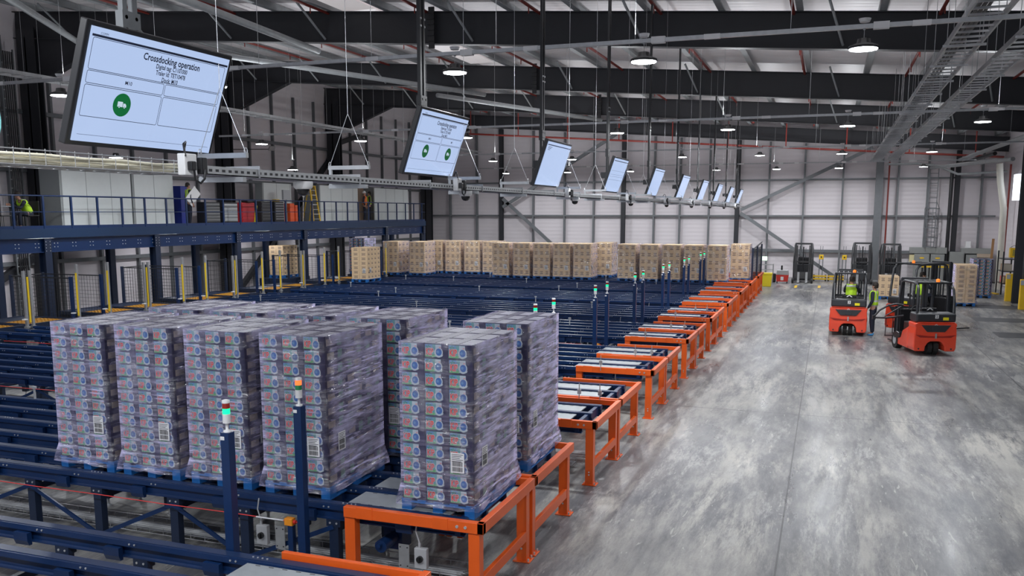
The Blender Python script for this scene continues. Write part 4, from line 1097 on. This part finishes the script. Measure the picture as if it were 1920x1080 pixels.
    hm.lathe(prof, (0, .012, 0), nn)
    if not helmet:
        hm.lathe([(.078, -.075), (.086, -.02)], (0, .022, 0), nn)
        if cap: hm.box(-.07, .07, -.17, -.07, .0, .015)
        h = hm.build('hair', HAIR, t)
    else:
        hm.lathe([(.12, -.01), (.12, .0), (.093, .02)], (0, .0, 0), nn); h = hm.build('helmet', helmet, t)
    h.matrix_local = Matrix.Translation(mid+up*.015) @ Rm
    fm = MB()
    for s in (-1, 1): fm.lathe([(.0001, -.009), (.009, 0), (.0001, .009)], (s*.032, -.080, .012), 8)
    e = fm.build('eyes', INK, t); e.matrix_local = Matrix.Translation(mid) @ Rm
    mo = MB().box(-.022, .022, -.088, -.078, -.055, -.047).build('mouth', mat('lips', (.4, .14, .11), .5), t); mo.matrix_local = Matrix.Translation(mid) @ Rm
    return t
SIT = dict(pelvis=(0, .02, .50), waist=(0, .02, .64), chest=(0, -.02, .86), neck=(0, -.04, 1.03), hipL=(-.09, 0, .49), hipR=(.09, 0, .49),
           kneeL=(-.14, -.42, .52), kneeR=(.14, -.42, .52), ankL=(-.14, -.40, .10), ankR=(.14, -.40, .10), toeL=(-.15, -.55, .03), toeR=(.15, -.55, .03),
           shL=(-.175, -.02, .97), shR=(.175, -.02, .97), elL=(-.24, -.16, .76), elR=(.24, -.16, .76), wrL=(-.15, -.38, .78), wrR=(.15, -.38, .78))

# ------------------------------------------------------------------ forklifts
def logo(mb, cx, cz, s, y, m):
    mb.add([(cx-s, y, cz-s*.35), (cx-s*.15, y, cz+s*.35), (cx+s*.2, y, cz+s*.35), (cx+s, y, cz-s*.35), (cx+s*.55, y, cz-s*.35), (cx+.02*s, y, cz+s*.12), (cx-s*.5, y, cz-s*.35)], [(0, 1, 5, 6), (1, 2, 5), (2, 3, 4, 5)], m)
def wheel(mb, c, r, wd, axis='x', tread=True):
    c = Vector(c); a = Vector((wd/2, 0, 0))
    mb.cyl(c-a, c+a, r, 28, 0)
    if tread:
        for q in range(22):
            an = 2*PI*q/22; p = c+Vector((0, math.cos(an), math.sin(an)))*(r+.004)
            mb.bar(p-a*.9, p+a*.9, .03, .02, 0, up=(p-c).normalized())
    mb.cyl(c-a*1.04, c+a*1.04, r*.52, 18, 1)
def forklift(label, loc, rz, num, driver=None, doorbar=False, tall=0.0):
    t = thing('forklift', label, 'forklift', loc, rz, 'red electric forklifts')
    cwt = [(-.54, .13), (-.27, .13), (-.255, .27), (-.19, .37), (-.12, .41), (.12, .41), (.19, .37), (.255, .27), (.27, .13), (.54, .13), (.575, .22), (.575, .62), (.56, .80), (.575, .88), (.55, .93), (-.55, .93), (-.575, .88), (-.56, .80), (-.575, .62), (-.575, .22)]
    mb = MB().prism(cwt, -.92, -.42, 'y'); mb.prism([(x*.97, z if z > .42 else .45) for x, z in cwt if z > .3], -.42, -.35, 'y')
    mb.build('counterweight', RED, t, bevel=.045, seg=3)
    mb = MB(); mb.prism([(-.40, .87), (.40, .87), (.24, .68), (-.24, .68)], -.945, -.90, 'y', 0)
    mb.prism([(-.12, .86), (.12, .86), (.10, .70), (-.10, .70)], -.955, -.94, 'y', 0)
    mb.build('rear_grille', TRK, t, bevel=.01)
    mb = MB().box(-.50, .50, -.934, -.90, .935, .955, 0); mb.prism([(-.55, .60), (-.2, .56), (.2, .56), (.55, .60), (.42, .52), (-.42, .52)], -.935, -.90, 'y', 1)
    mb.build('trim_band', [RED, mat('deep_red', (.35, .02, .012), .35)], t, bevel=.006)
    MB().box(-.02, .02, -.965, -.93, .50, .64).cyl((0, -.94, .57), (0, -.98, .57), .012, 8).build('tow_pin', GALV, t)
    mb = MB(); logo(mb, 0, .885, .05, -.9245, 0); mb.build('badge', WHITE, t, fix=False)
    MB().box(-.54, .54, -.90, -.35, .95, 1.20).build('rear_cover', TRK, t, bevel=.05, seg=3)
    # body sides, floor, battery hood
    MB().prism([(-.42, .14), (.55, .14), (.62, .30), (.50, .36), (.18, .38), (.05, .60), (-.42, .78)], -.57, -.30, 'x').prism([(-.42, .14), (.55, .14), (.62, .30), (.50, .36), (.18, .38), (.05, .60), (-.42, .78)], .30, .57, 'x').build('side_panel', RED, t, bevel=.03)
    MB().box(-.48, .48, -.35, .22, .40, .86).box(-.5, .5, .2, .72, .22, .40).box(-.45, .45, .68, .78, .3, 1.15).build('battery_hood', BLACK, t, bevel=.02)
    MB().prism([(.2, .36), (.62, .30), (.68, .42), (.5, .52), (.25, .50)], .42, .60, 'x').prism([(.2, .36), (.62, .30), (.68, .42), (.5, .52), (.25, .50)], -.60, -.42, 'x').build('mudguard', BLACK, t, bevel=.02)
    for s in (-1, 1):
        mb = MB(); wheel(mb, (s*.085, -.60, .20), .20, .13); mb.build('rear_wheel', [RUB, TRK], t)
        mb = MB(); wheel(mb, (s*.50, .60, .24), .24, .17); mb.build('front_wheel', [RUB, GREYP], t)
    # seat
    st = MB().box(-.24, .24, -.28, .20, .86, .96).build('seat', BLACK, t, bevel=.04, seg=3)
    MB().prism([(-.34, .96), (-.24, .96), (-.28, 1.30), (-.36, 1.30)], -.22, .22, 'x').build('backrest', BLACK, st, bevel=.03, seg=3)
    mb = MB(); logo(mb, 0, 1.27, .10, -.395, 0); mb.build('badge', WHITE, st, fix=False)
    MB().cyl((-.05, .50, .95), (-.05, .42, 1.14), .03, 8).tube([(-.05+.17*math.cos(a), .41+.03*math.sin(a)*0+.06*math.sin(a), 1.16+.15*math.sin(a)*.75) for a in [2*PI*q/20 for q in range(21)]], .014, 8).build('steering_wheel', BLACK, t)
    H = 2.02+tall
    mb = MB()
    for s in (-1, 1):
        mb.tube([(s*.50, -.82, 1.15), (s*.495, -.80, 1.50), (s*.475, -.74, 1.85+tall), (s*.45, -.60, H-.03), (s*.44, -.30, H), (s*.44, .45, H), (s*.45, .62, H-.07), (s*.47, .72, 1.4), (s*.48, .74, .40)], .038, 8)
    mb.build('overhead_guard_frame', TRK, t)
    mb = MB()
    for s in (-1, 1): mb.box(s*.455-.008, s*.455+.008, -.853, -.845, 1.22, 1.72)
    mb.build('guard_highlight_strip', GALV, t)
    mb = MB().box(-.46, .46, -.62, -.56, H-.02, H+.03).box(-.46, .46, .40, .46, H-.02, H+.03)
    for q in range(6): mb.box(-.36+.144*q-.012, -.36+.144*q+.012, -.6, .42, H-.01, H+.02)
    mb.box(-.47, .47, -.66, -.60, H+.0, H+.035); mb.build('roof_grille', TRK, t)
    MB().lathe([(.05, 0), (.05, .07), (.03, .09), (.0001, .095)], (.12, -.52, H+.03), 12).build('beacon', mat('beacon_orange', (.9, .20, .02), .25, emit=.4), t)
    mb = MB()
    for s in (-1, 1): mb.box(s*.36-.03, s*.36+.03, .85, .97, .07, 2.05+tall); mb.box(s*.29-.025, s*.29+.025, .93, 1.03, .10, 2.0+tall)
    for zz in (.3, 1.05, 1.98+tall): mb.box(-.38, .38, .86, .93, zz, zz+.10)
    for s in (-.10, .10): mb.box(s-.015, s+.015, .90, .94, .2, 1.95+tall)
    mb.cyl((0, .90, .1), (0, .90, 1.7), .03, 8); mb.build('mast', TRK, t)
    MB().box(-.46, .46, 1.03, 1.07, .10, .20).box(-.46, .46, 1.03, 1.07, .42, .50).box(-.46, .46, 1.05, 1.08, .5, 1.2).build('fork_carriage', TRK, t)
    for s in (-1, 1): MB().box(s*.25-.05, s*.25+.05, 1.08, 1.11, .05, .52).box(s*.25-.05, s*.25+.05, 1.10, 2.05, .04, .075).build('fork', BLACK, t)
    mb = MB().box(-.035, .055, -.913, -.905, 1.06, 1.16, 0); tt = text_mb(num, .095, 1, bold=.02); mb.merge(tt, Matrix.Translation((.01, -.9135, 1.11))); mb.build('number_plate', [WHITE, INK], t, fix=False)
    MB().box(.18, .33, -.912, -.904, 1.01, 1.09).build('sticker', mat('sticker_yellow', (.88, .78, .02), .5), t)
    mb = MB()
    for s in (-1, 1): mb.cyl((s*.44, -.925, .20), (s*.44, -.915, .20), .025, 10)
    mb.build('tie_down_eye', INK, t)
    if doorbar:
        a = [(-.58, .85, .92), (-.72, .55, 1.08), (-.86, .2, 1.22), (-.95, -.2, 1.26), (-.98, -.55, 1.20)]
        MB().tube([(-.56, .10, 1.32), (-.75, .14, 1.36), (-1.0, .10, 1.31), (-1.25, .03, 1.18), (-1.42, -.02, 1.0)], .03, 8).tube([(-.56, .08, 1.02), (-.8, .06, .98), (-1.1, .02, .96), (-1.42, -.02, .97)], .028, 8).cyl((-.6, .1, 1.3), (-1.1, .03, 1.0), .018, 6).box(-1.46, -1.38, -.06, .02, .92, 1.04).build('door_arm', TRK, t)
        MB().cyl((-1.05, .03, .95), (-1.05, .05, .45), .012, 6).cyl((-.85, .05, .95), (-.85, .05, .5), .012, 6).box(-1.07, -.83, .03, .06, .43, .46).build('step_guard', TRK, t)
    return t
f3 = forklift('red forklift numbered 3 seen from behind with a driver in a hi-vis vest', (.75, 31.2, 0), rad(-1.5), '3')
f2 = forklift('red forklift numbered 2, driverless, rear right foreground, with a swung-out side guard', (2.72, 27.75, 0), rad(15), '2', doorbar=True)
f1 = forklift('third red forklift half hidden behind number 2, driver looking sideways', (3.0, 32.3, 0), rad(-48), '1', tall=.28)
person('person seated driving the left forklift, seen from behind in a yellow hi-vis vest', (.80, 31.12, .60), rad(180-12), dict(SIT, look=(.5, -.8, 0)))
person('person driving the hidden forklift, bare head turned right, hi-vis vest', (3.0, 32.3, .72), rad(-48+180), dict(SIT, look=(-.7, -.8, 0)))
person('person standing beside the left forklift in hi-vis vest, dark trousers and blue shoes', (1.50, 30.75, 0), rad(-112),
       dict(look=(.1, -1, .05), elR=(.25, .03, 1.14), wrR=(.26, -.10, .90), elL=(-.24, .0, 1.14), wrL=(-.22, -.12, .91), kneeL=(-.10, -.04, .50), ankL=(-.09, -.02, .09), toeL=(-.11, -.18, .03)), shoes=SHOE, cap=True)

def reach_truck(label, x, y, rz=0, h=2.15):
    t = thing('reach_truck', label, 'forklift', (x, y, 0), rz, 'grey trucks parked at the far wall')
    D = mat('truck_charcoal', (.07, .072, .076), .42, .2)
    mb = MB()
    for s in (-1, 1): mb.box(s*.42-.05, s*.42+.05, -.08, .06, .1, h); mb.box(s*.33-.03, s*.33+.03, -.14, -.04, .12, h-.06)
    mb.box(-.46, .46, -.06, .02, h-.02, h+.08); mb.box(-.44, .44, -.05, .0, 1.15, 1.25); mb.build('mast', D, t, bevel=.006)
    MB().cyl((0, 0, .2), (0, 0, h-.15), .035, 8).cyl((-.12, -.03, .2), (-.12, -.03, h-.2), .014, 6).cyl((.12, -.03, .2), (.12, -.03, h-.2), .014, 6).tube([(-.2, -.05, h-.1), (-.18, -.08, 1.2), (-.22, -.05, .5)], .02, 6).build('lift_cylinder', TRK, t)
    MB().box(-.48, .48, -.18, -.13, .55, .63).box(-.48, .48, -.18, -.13, .25, .33).box(-.46, .46, -.19, -.12, .33, .55).build('fork_carriage', D, t)
    for s in (-1, 1): MB().box(s*.22-.06, s*.22+.06, -.22, -.18, .05, .62).box(s*.22-.06, s*.22+.06, -.75, -.2, .05, .09).build('fork', GALV, t)
    for s in (-1, 1):
        MB().box(s*.52-.06, s*.52+.06, -.5, .5, .06, .24).build('support_leg', D, t, bevel=.01)
        mb = MB(); wheel(mb, (s*.52, -.45, .14), .14, .10, tread=False); mb.build('load_wheel', [RUB, GREYP], t)
    MB().box(-.55, .55, .35, 1.25, .1, 1.05).build('chassis', TRK, t, bevel=.05)
    MB().box(-.3, .3, .5, .95, 1.05, 1.45).build('seat', BLACK, t, bevel=.06)
    mb = MB()
    for s in (-1, 1): mb.tube([(s*.50, .15, .3), (s*.52, .12, 1.2), (s*.48, .2, h-.08), (s*.46, .4, h)], .035, 8); mb.tube([(s*.46, .4, h), (s*.46, 1.0, h), (s*.5, 1.2, h-.3), (s*.52, 1.22, 1.0)], .035, 8)
    for q in range(6): mb.box(-.42, .42, .3+.15*q, .325+.15*q, h-.01, h+.02)
    mb.build('overhead_guard', D, t)
    return t
reach_truck('dark grey truck parked facing the aisle left of the yellow wall hooks', -1.3, 52.8, 0, 2.2)
reach_truck('dark grey truck parked behind the left red forklift', 1.85, 53.2, 0, 2.25)
reach_truck('dark grey truck parked behind the brown pallet load', 3.35, 53.3, 0, 2.2)

# ------------------------------------------------------------------ things by the far wall
t = thing('litter_bin', 'yellow plastic litter bin beside the last orange guard frame', 'bin', (-3.05, 49.6, 0))
MB().prism([(-.22, 0), (.22, 0), (.26, .62), (-.26, .62)], -.2, .2, 'y').build('body', mat('bin_yellow', (.85, .68, .02), .4), t, bevel=.02)
MB().box(-.28, .28, -.23, .23, .62, .74).build('lid', mat('bin_yellow', (.85, .68, .02), .4), t, bevel=.03)
t = thing('waste_skip', 'red wheeled bin with a grey hood and paper notice by the far wall', 'bin', (-2.37, 52.2, 0))
MB().prism([(-.30, .10), (.30, .10), (.34, .48), (-.34, .48)], -.25, .25, 'y').build('body', mat('bin_red', (.62, .03, .02), .4), t, bevel=.015)
MB().prism([(-.34, .48), (.34, .48), (.30, .74), (-.30, .74)], -.26, .26, 'y').build('hood', GREYP, t, bevel=.02)
MB().box(-.08, .08, -.30, -.285, .18, .38).build('notice', PAPER, t); MB().cyl((-.05, 0, .7), (-.05, 0, 1.0), .05, 8).build('hose', BLACK, t)
for a in (-.27, .27): MB().cyl((a-.03, -.2, .05), (a+.03, -.2, .05), .05, 10).build('castor', RUB, t)
t = thing('workstation_rack', 'chrome wire rack workstation with a lit screen left of the red bin', 'rack', (-3.3, 52.7, 0))
for zz in (.3, .7, 1.0):
    mb = MB()
    for q in range(12): mb.box(-.38, .38, -.25+.045*q, -.24+.045*q, zz, zz+.015)
    mb.box(-.4, .4, -.27, -.25, zz-.01, zz+.02); mb.build('shelf', GALV, t)
for a in (-.38, .38):
    for b in (-.25, .25): MB().cyl((a, b, 0), (a, b, 1.05), .015, 8).build('leg', GALV, t)
MB().box(-.3, -.26, .0, .04, 1.0, 1.25).build('screen_stand', BLACK, t); MB().box(-.38, .05, -.03, .01, 1.22, 1.50).build('screen_housing', BLACK, t)
MB().box(-.36, .03, -.036, -.03, 1.24, 1.48).build('screen', mat('pc_screen', (.1, .1, .1), .3, emit=1.0, ecol=(.75, 1, .8)), t)
tag(MB().box(-2.95, -2.75, 52.6, 52.9, 0, .5).build('waste_bag', BLACK, bevel=.06), 'black waste bag between the rack and the red bin', 'bag')
for i, x in enumerate((-.35, .95)):
    t = thing('yellow_hook_box', 'yellow square hook box hanging on the far wall, %s of two' % ['left', 'right'][i], 'hook box', (x, 55.85, 0), 0, 'yellow boxes on the far wall')
    MB().box(-.13, .13, -.05, .05, 1.20, 1.48).build('housing', YEL, t, bevel=.02); mb = MB(); disc(mb, 0, 1.34, .05, -.052, 0, 14); mb.build('lens', INK, t, fix=False)
    MB().box(-.12, -.07, -.02, .3, 0, 1.2).box(.07, .12, -.02, .3, 0, 1.2).box(-.08, -.05, 0, .04, 1.48, 2.0).box(.05, .08, 0, .04, 1.48, 2.0).build('upright', GSTEEL, t)
for i, (x0, x1) in enumerate(((-.75, .0), (.05, .95), (5.05, 6.6))):
    yb = 54.4 if i < 2 else 54.6; zz = .08 if i < 2 else .9
    t = thing('barrier_rail', 'yellow crash barrier low on the floor before the far wall, %s piece' % ['left', 'middle', 'right'][i], 'barrier', (0, 0, 0), 0, 'yellow crash barriers')
    MB().box(x0, x1, yb, yb+.08, zz, zz+.10).box(x0, x1, yb, yb+.08, zz+.16, zz+.26).build('rail', YEL, t, bevel=.01)
    for q in (x0, x1-.1): MB().box(q, q+.1, yb+.08, yb+.18, 0, zz+.3).build('post', TRK, t)
for i, (x, y) in enumerate(((-1.55, 49.9), (-.35, 50.2))):
    struct(MB().box(x-.07, x+.07, y-.8, y+.8, 0, .004).build('floor_mark', YEL))
G = 'grey electrical cabinets'
for i, (x0, x1, h0, h1) in enumerate(((4.75, 5.55, 0, 1.6), (5.62, 6.34, 0, 1.6), (6.60, 7.35, 0, 1.75), (7.45, 8.05, 0, 1.6))):
    t = thing('electrical_cabinet', 'grey wall cabinet, %s from the left, under the long grey housings' % ORD[i], 'cabinet', (0, 55.95, 0), 0, G)
    MB().box(x0, x1, 0, .4, h0, h1).build('body', CABINET, t, bevel=.01); MB().box(x0+.04, x1-.04, -.015, 0, h0+.04, h1-.04).build('door', CABINET, t, bevel=.006)
    if i != 2:
        mb = MB(); cx = (x0+x1)/2; mb.add([(cx+.13*math.cos(2*PI*a/16), -.018, h1-.22+.045*math.sin(2*PI*a/16)) for a in range(16)], [tuple(range(16))]); mb.build('label_badge', YEL, t, fix=False)
tag(MB().box(4.5, 6.45, 56.05, 56.6, 1.63, 1.98).build('busbar_housing', CABINET, bevel=.01), 'long grey housing above the two left wall cabinets', 'housing')
tag(MB().box(7.2, 8.75, 56.05, 56.6, 1.66, 1.96).build('busbar_housing', CABINET, bevel=.01), 'long grey housing above the right wall cabinets', 'housing')
tag(MB().box(4.5, 4.75, 56.1, 56.3, 1.0, 1.55).build('meter_box', mat('cream_box', (.7, .62, .35), .5)), 'small cream meter box left of the grey cabinets', 'box')
tag(MB().box(8.1, 8.75, 55.9, 56.4, .1, 1.45).build('charger_unit', CABG, bevel=.02), 'dark grey charger unit right of the cabinets', 'charger')
tag(MB().box(8.0, 8.7, 55.8, 56.1, 1.46, 1.66).build('paper_tray', mat('cardboard', (.45, .36, .27), .7)), 'beige box on top of the dark charger unit', 'box')
tag(MB().box(7.4, 7.7, 56.3, 56.5, 1.98, 2.08).box(7.42, 7.68, 56.3, 56.5, 2.08, 2.35).build('alarm_box', WHITE), 'white alarm box with black centre above the right cabinets', 'alarm')
# caged ladder on the far wall
t = thing('caged_ladder', 'caged access ladder fixed to the far wall above the cabinets', 'ladder', (5.55, 56.3, 0))
for s in (-.22, .22): MB().box(s-.02, s+.02, 0, .06, 1.9, 6.5).build('side_rail', GSTEEL, t)
mb = MB(); q = 2.0
while q < 6.4: mb.box(-.2, .2, .01, .04, q, q+.03); q += .28
mb.build('rung', GSTEEL, t, fix=True)
mb = MB(); q = 2.0
while q < 4.2: mb.tube([(-.38*math.cos(a)*1.0, -.55*math.sin(a), q) for a in [PI*j/10 for j in range(11)]], .022, 5); q += .55
for a in (0, PI*.25, PI*.5, PI*.75, PI): mb.cyl((-.38*math.cos(a), -.55*math.sin(a), 1.95), (-.38*math.cos(a), -.55*math.sin(a), 4.2), .018, 5)
mb.tube([(-.22, 0, 4.6), (-.38, 0, 4.2)], .02, 5).tube([(.22, 0, 4.6), (.38, 0, 4.2)], .02, 5); mb.build('safety_cage', GSTEEL, t)
tag(MB().cyl((3.15, 56.4, 0), (3.15, 56.4, 7.2), .045, 8).build('riser_pipe', REDP), 'red vertical riser pipe beside the grey column on the far wall', 'pipe')
tag(MB().cyl((6.45, 56.2, 0), (6.45, 56.2, 6.6), .10, 12).cyl((6.45, 56.2, 6.6), (7.6, 50, 6.9), .10, 12).build('duct_pipe', BLACK), 'thick black pipe dropping down the far wall right of the ladder', 'pipe')
tag(MB().tube([(3.0, 55.8, 6.75), (4.6, 55.8, 6.75), (5.6, 55.6, 6.6), (6.6, 55.0, 6.1), (9.0, 54.8, 6.2)], .07, 10).build('grey_pipe', PURL), 'grey pipe bending down across the upper far wall at right', 'pipe')
tag(MB().tube([(8.15, 52, 6.5), (8.25, 52, 5.6), (8.5, 52, 4.2), (8.55, 52, 0)], .16, 14).build('down_pipe', mat('cream_pipe', (.62, .60, .52), .4)), 'thick cream down pipe in the right hand corner', 'pipe')
tag(MB().cyl((8.85, 53, 0), (8.85, 53, 6.5), .05, 8).build('conduit', REDP), 'thin dark red conduit by the right hand corner', 'pipe')
tag(MB().box(8.75, 9.15, 50.4, 51.4, 4.6, 5.9).build('lit_panel', mat('corner_glow', (.8, .85, .9), .4, emit=1.6, ecol=(.8, .88, 1))), 'bright translucent panel high in the right hand corner', 'panel')
for i, (x, y) in enumerate(((7.82, 44.9), (7.72, 41.2))):
    t = thing('bollard', 'yellow square protection post by the dark dock wall, %s of two' % ['farther', 'nearer'][i], 'bollard', (x, y, 0), 0, 'yellow posts')
    MB().box(-.15, .15, -.12, .12, 0, 1.25).build('post', YEL, t, bevel=.02); MB().box(-.155, .0, -.13, -.12, 1.02, 1.22).build('notice', GREYP, t)
t = thing('hanging_sign_box', 'yellow signal box on the dark dock wall at the right edge', 'sign', (7.95, 45.6, 2.17))
MB().box(-.12, .25, -.2, .1, -.22, .22).build('housing', YEL, t, bevel=.02); MB().box(-.02, .16, -.206, -.2, -.14, .14).build('face_plate', mat('olive', (.35, .28, .05), .5), t); MB().tube([(-.1, 0, .22), (.06, 0, .34), (.25, 0, .22)], .01, 6).build('handle', BLACK, t)
# yellow hand pallet trucks and clutter by the dock corner
for i, (x, y) in enumerate(((7.55, 50.6), (7.35, 48.4))):
    t = thing('hand_pallet_truck', 'yellow hand pallet truck parked by the right corner, %s one' % ['farther', 'nearer'][i], 'pallet truck', (x, y, 0), rad(20*i), 'yellow hand pallet trucks')
    for s in (-1, 1): MB().box(s*.18-.07, s*.18+.07, -.9, .2, .06, .12).build('fork', YEL, t, bevel=.01)
    MB().box(-.26, .26, .2, .42, .05, .50).build('body', YEL, t, bevel=.03); MB().cyl((0, .4, .45), (0, .62, 1.15), .022, 8).build('handle_bar', BLACK, t)
    MB().tube([(0, .62, 1.15), (-.12, .64, 1.22), (-.10, .66, 1.32), (.10, .66, 1.32), (.12, .64, 1.22), (0, .62, 1.15)], .018, 6).build('handle_loop', YEL, t)
    mb = MB(); wheel(mb, (0, .42, .1), .1, .14, tread=False); mb.build('steer_wheel', [RUB, GREYP], t)
t = thing('shelving', 'dark steel shelving with timber and boxes in the right corner', 'shelving', (8.4, 49.2, 0))
for a in (-.3, .3):
    for b in (-.7, .7): MB().box(a-.03, a+.03, b-.03, b+.03, 0, 2.1).build('upright', TRK, t)
for zz in (.5, 1.1, 1.7): MB().box(-.3, .3, -.7, .7, zz, zz+.04).build('shelf', TRK, t)
for i, (x, y, z, c, n) in enumerate(((8.4, 48.8, .54, (.5, .38, .25), 'brown'), (8.4, 49.5, .54, (.55, .12, .1), 'red'), (8.35, 48.9, 1.14, (.6, .55, .45), 'cream'), (8.4, 49.5, 1.14, (.25, .14, .08), 'dark brown'))):
    tag(MB().box(x-.2, x+.2, y-.2, y+.2, z, z+.32).build('storage_box', mat('box_%d' % i, c, .6), bevel=.01), '%s storage box on the dark corner shelving' % n, 'box', 'boxes on the corner shelving')
tag(MB().bar((8.2, 52.8, 0), (8.3, 53.0, 2.6), .12, .06).build('timber_plank', mat('timber', (.35, .19, .08), .6)), 'brown timber plank leaning in the right corner', 'plank')

# ------------------------------------------------------------------ people and furniture on the mezzanine
def chair(label, x, y, rz):
    t = thing('chair', label, 'chair', (x, y, MZ), rz, 'chairs on the mezzanine')
    MB().box(-.22, .22, -.22, .22, .42, .46).build('seat', BLACK, t, bevel=.015); MB().box(-.21, .21, .20, .24, .55, .92).build('backrest', BLACK, t, bevel=.015)
    for a in (-.19, .19):
        for b in (-.19, .19): MB().cyl((a, b, 0), (a, b, .43), .012, 6).build('leg', BLACK, t)
        MB().cyl((a, .21, .43), (a, .22, .9), .012, 6).build('back_post', BLACK, t)
    return t
lean = dict(SIT, chest=(0, -.16, .80), neck=(0, -.28, .94), waist=(0, -.05, .63), shL=(-.175, -.24, .88), shR=(.175, -.24, .88), elL=(-.22, -.42, .68), elR=(.22, -.42, .68), wrL=(-.12, -.60, .76), wrR=(.12, -.60, .76), look=(0, -1, -.5))
# both workers face -Y (left in the picture) along the mezzanine edge
chair('black chair with the right hand seated worker on the mezzanine', -24.75, 21.95, rad(0)); person('person in hi-vis vest sitting hunched on the mezzanine, head bowed over the rail', (-24.75, 21.95, MZ), rad(-8), lean)
chair('black chair at the left picture edge on the mezzanine', -24.75, 20.95, rad(180)); person('person in hi-vis vest sitting on the mezzanine, cut by the left picture edge', (-24.8, 20.15, MZ), rad(0), lean)
chair('black chair holding the left edge worker on the mezzanine', -24.8, 20.15, 0)
t = thing('table', 'small grey table before the seated worker on the mezzanine', 'table', (-25.1, 21.1, MZ))
MB().box(-.35, .35, -.25, .25, .72, .75).build('tabletop', GREYP, t)
for a in (-.3, .3):
    for b in (-.2, .2): MB().cyl((a, b, 0), (a, b, .72), .02, 6).build('leg', BLACK, t)
OV = mat('orange_vest', (.9, .22, .05), .7)
person('person in orange vest and white helmet in the doorway of the far cabin', (-24.95, 44.6, MZ), rad(110), dict(look=(0, -1, 0)), helmet=WHITE, vestm=OV, group=None)
person('person in yellow vest at the right of the far cabin doorway', (-25.2, 45.6, MZ), rad(-60), None)
person('person in hi-vis vest leaning at the white cabin end by the blue panel', (-24.6, 29.5, MZ), rad(150), dict(look=(0, -1, -.3)))
tag(MB().bar((-24.4, 29.25, MZ+.95), (-24.35, 29.75, MZ+1.45), .02, .45).build('whiteboard', WHITE), 'white board held tilted at the cabin end above the railing', 'board')
# dark machine under the mezzanine near the brown pallet
tag(MB().box(-25.9, -24.4, 35.8, 37.9, .45, .84).box(-25.8, -25.6, 35.9, 36.1, 0, .45).box(-24.7, -24.5, 35.9, 36.1, 0, .45).box(-25.8, -25.6, 37.6, 37.8, 0, .45).box(-24.7, -24.5, 37.6, 37.8, 0, .45).build('lift_table', NAVYD, bevel=.01), 'dark lifting table under the mezzanine carrying the shaded brown pallet', 'lift table')
load('indigo carton pallet in the shade at the far end beneath the mezzanine', 'pallet load', None, -22.5, 39.9, .88, 'kip', labels=False)
# floodlight on the left wall
t = thing('floodlight', 'small square floodlight on an arm on the left wall above the mezzanine', 'lamp', (-24.6, 35.3, 6.9))
MB().cyl((-2.4, 0, .05), (0, 0, 0), .02, 6).build('arm', BLACK, t); MB().bar((0, 0, -.05), (.12, -.05, .12), .3, .06).build('housing', GALV, t)

# ------------------------------------------------------------------ tidy: drop the unplaced originals
for p in protos:
    bpy.data.objects.remove(p)
bad = [o['label'] for o in COL.objects if 'label' in o and not 4 <= len(o['label'].split()) <= 16]
if bad: print('LABEL LENGTH', bad[:10])
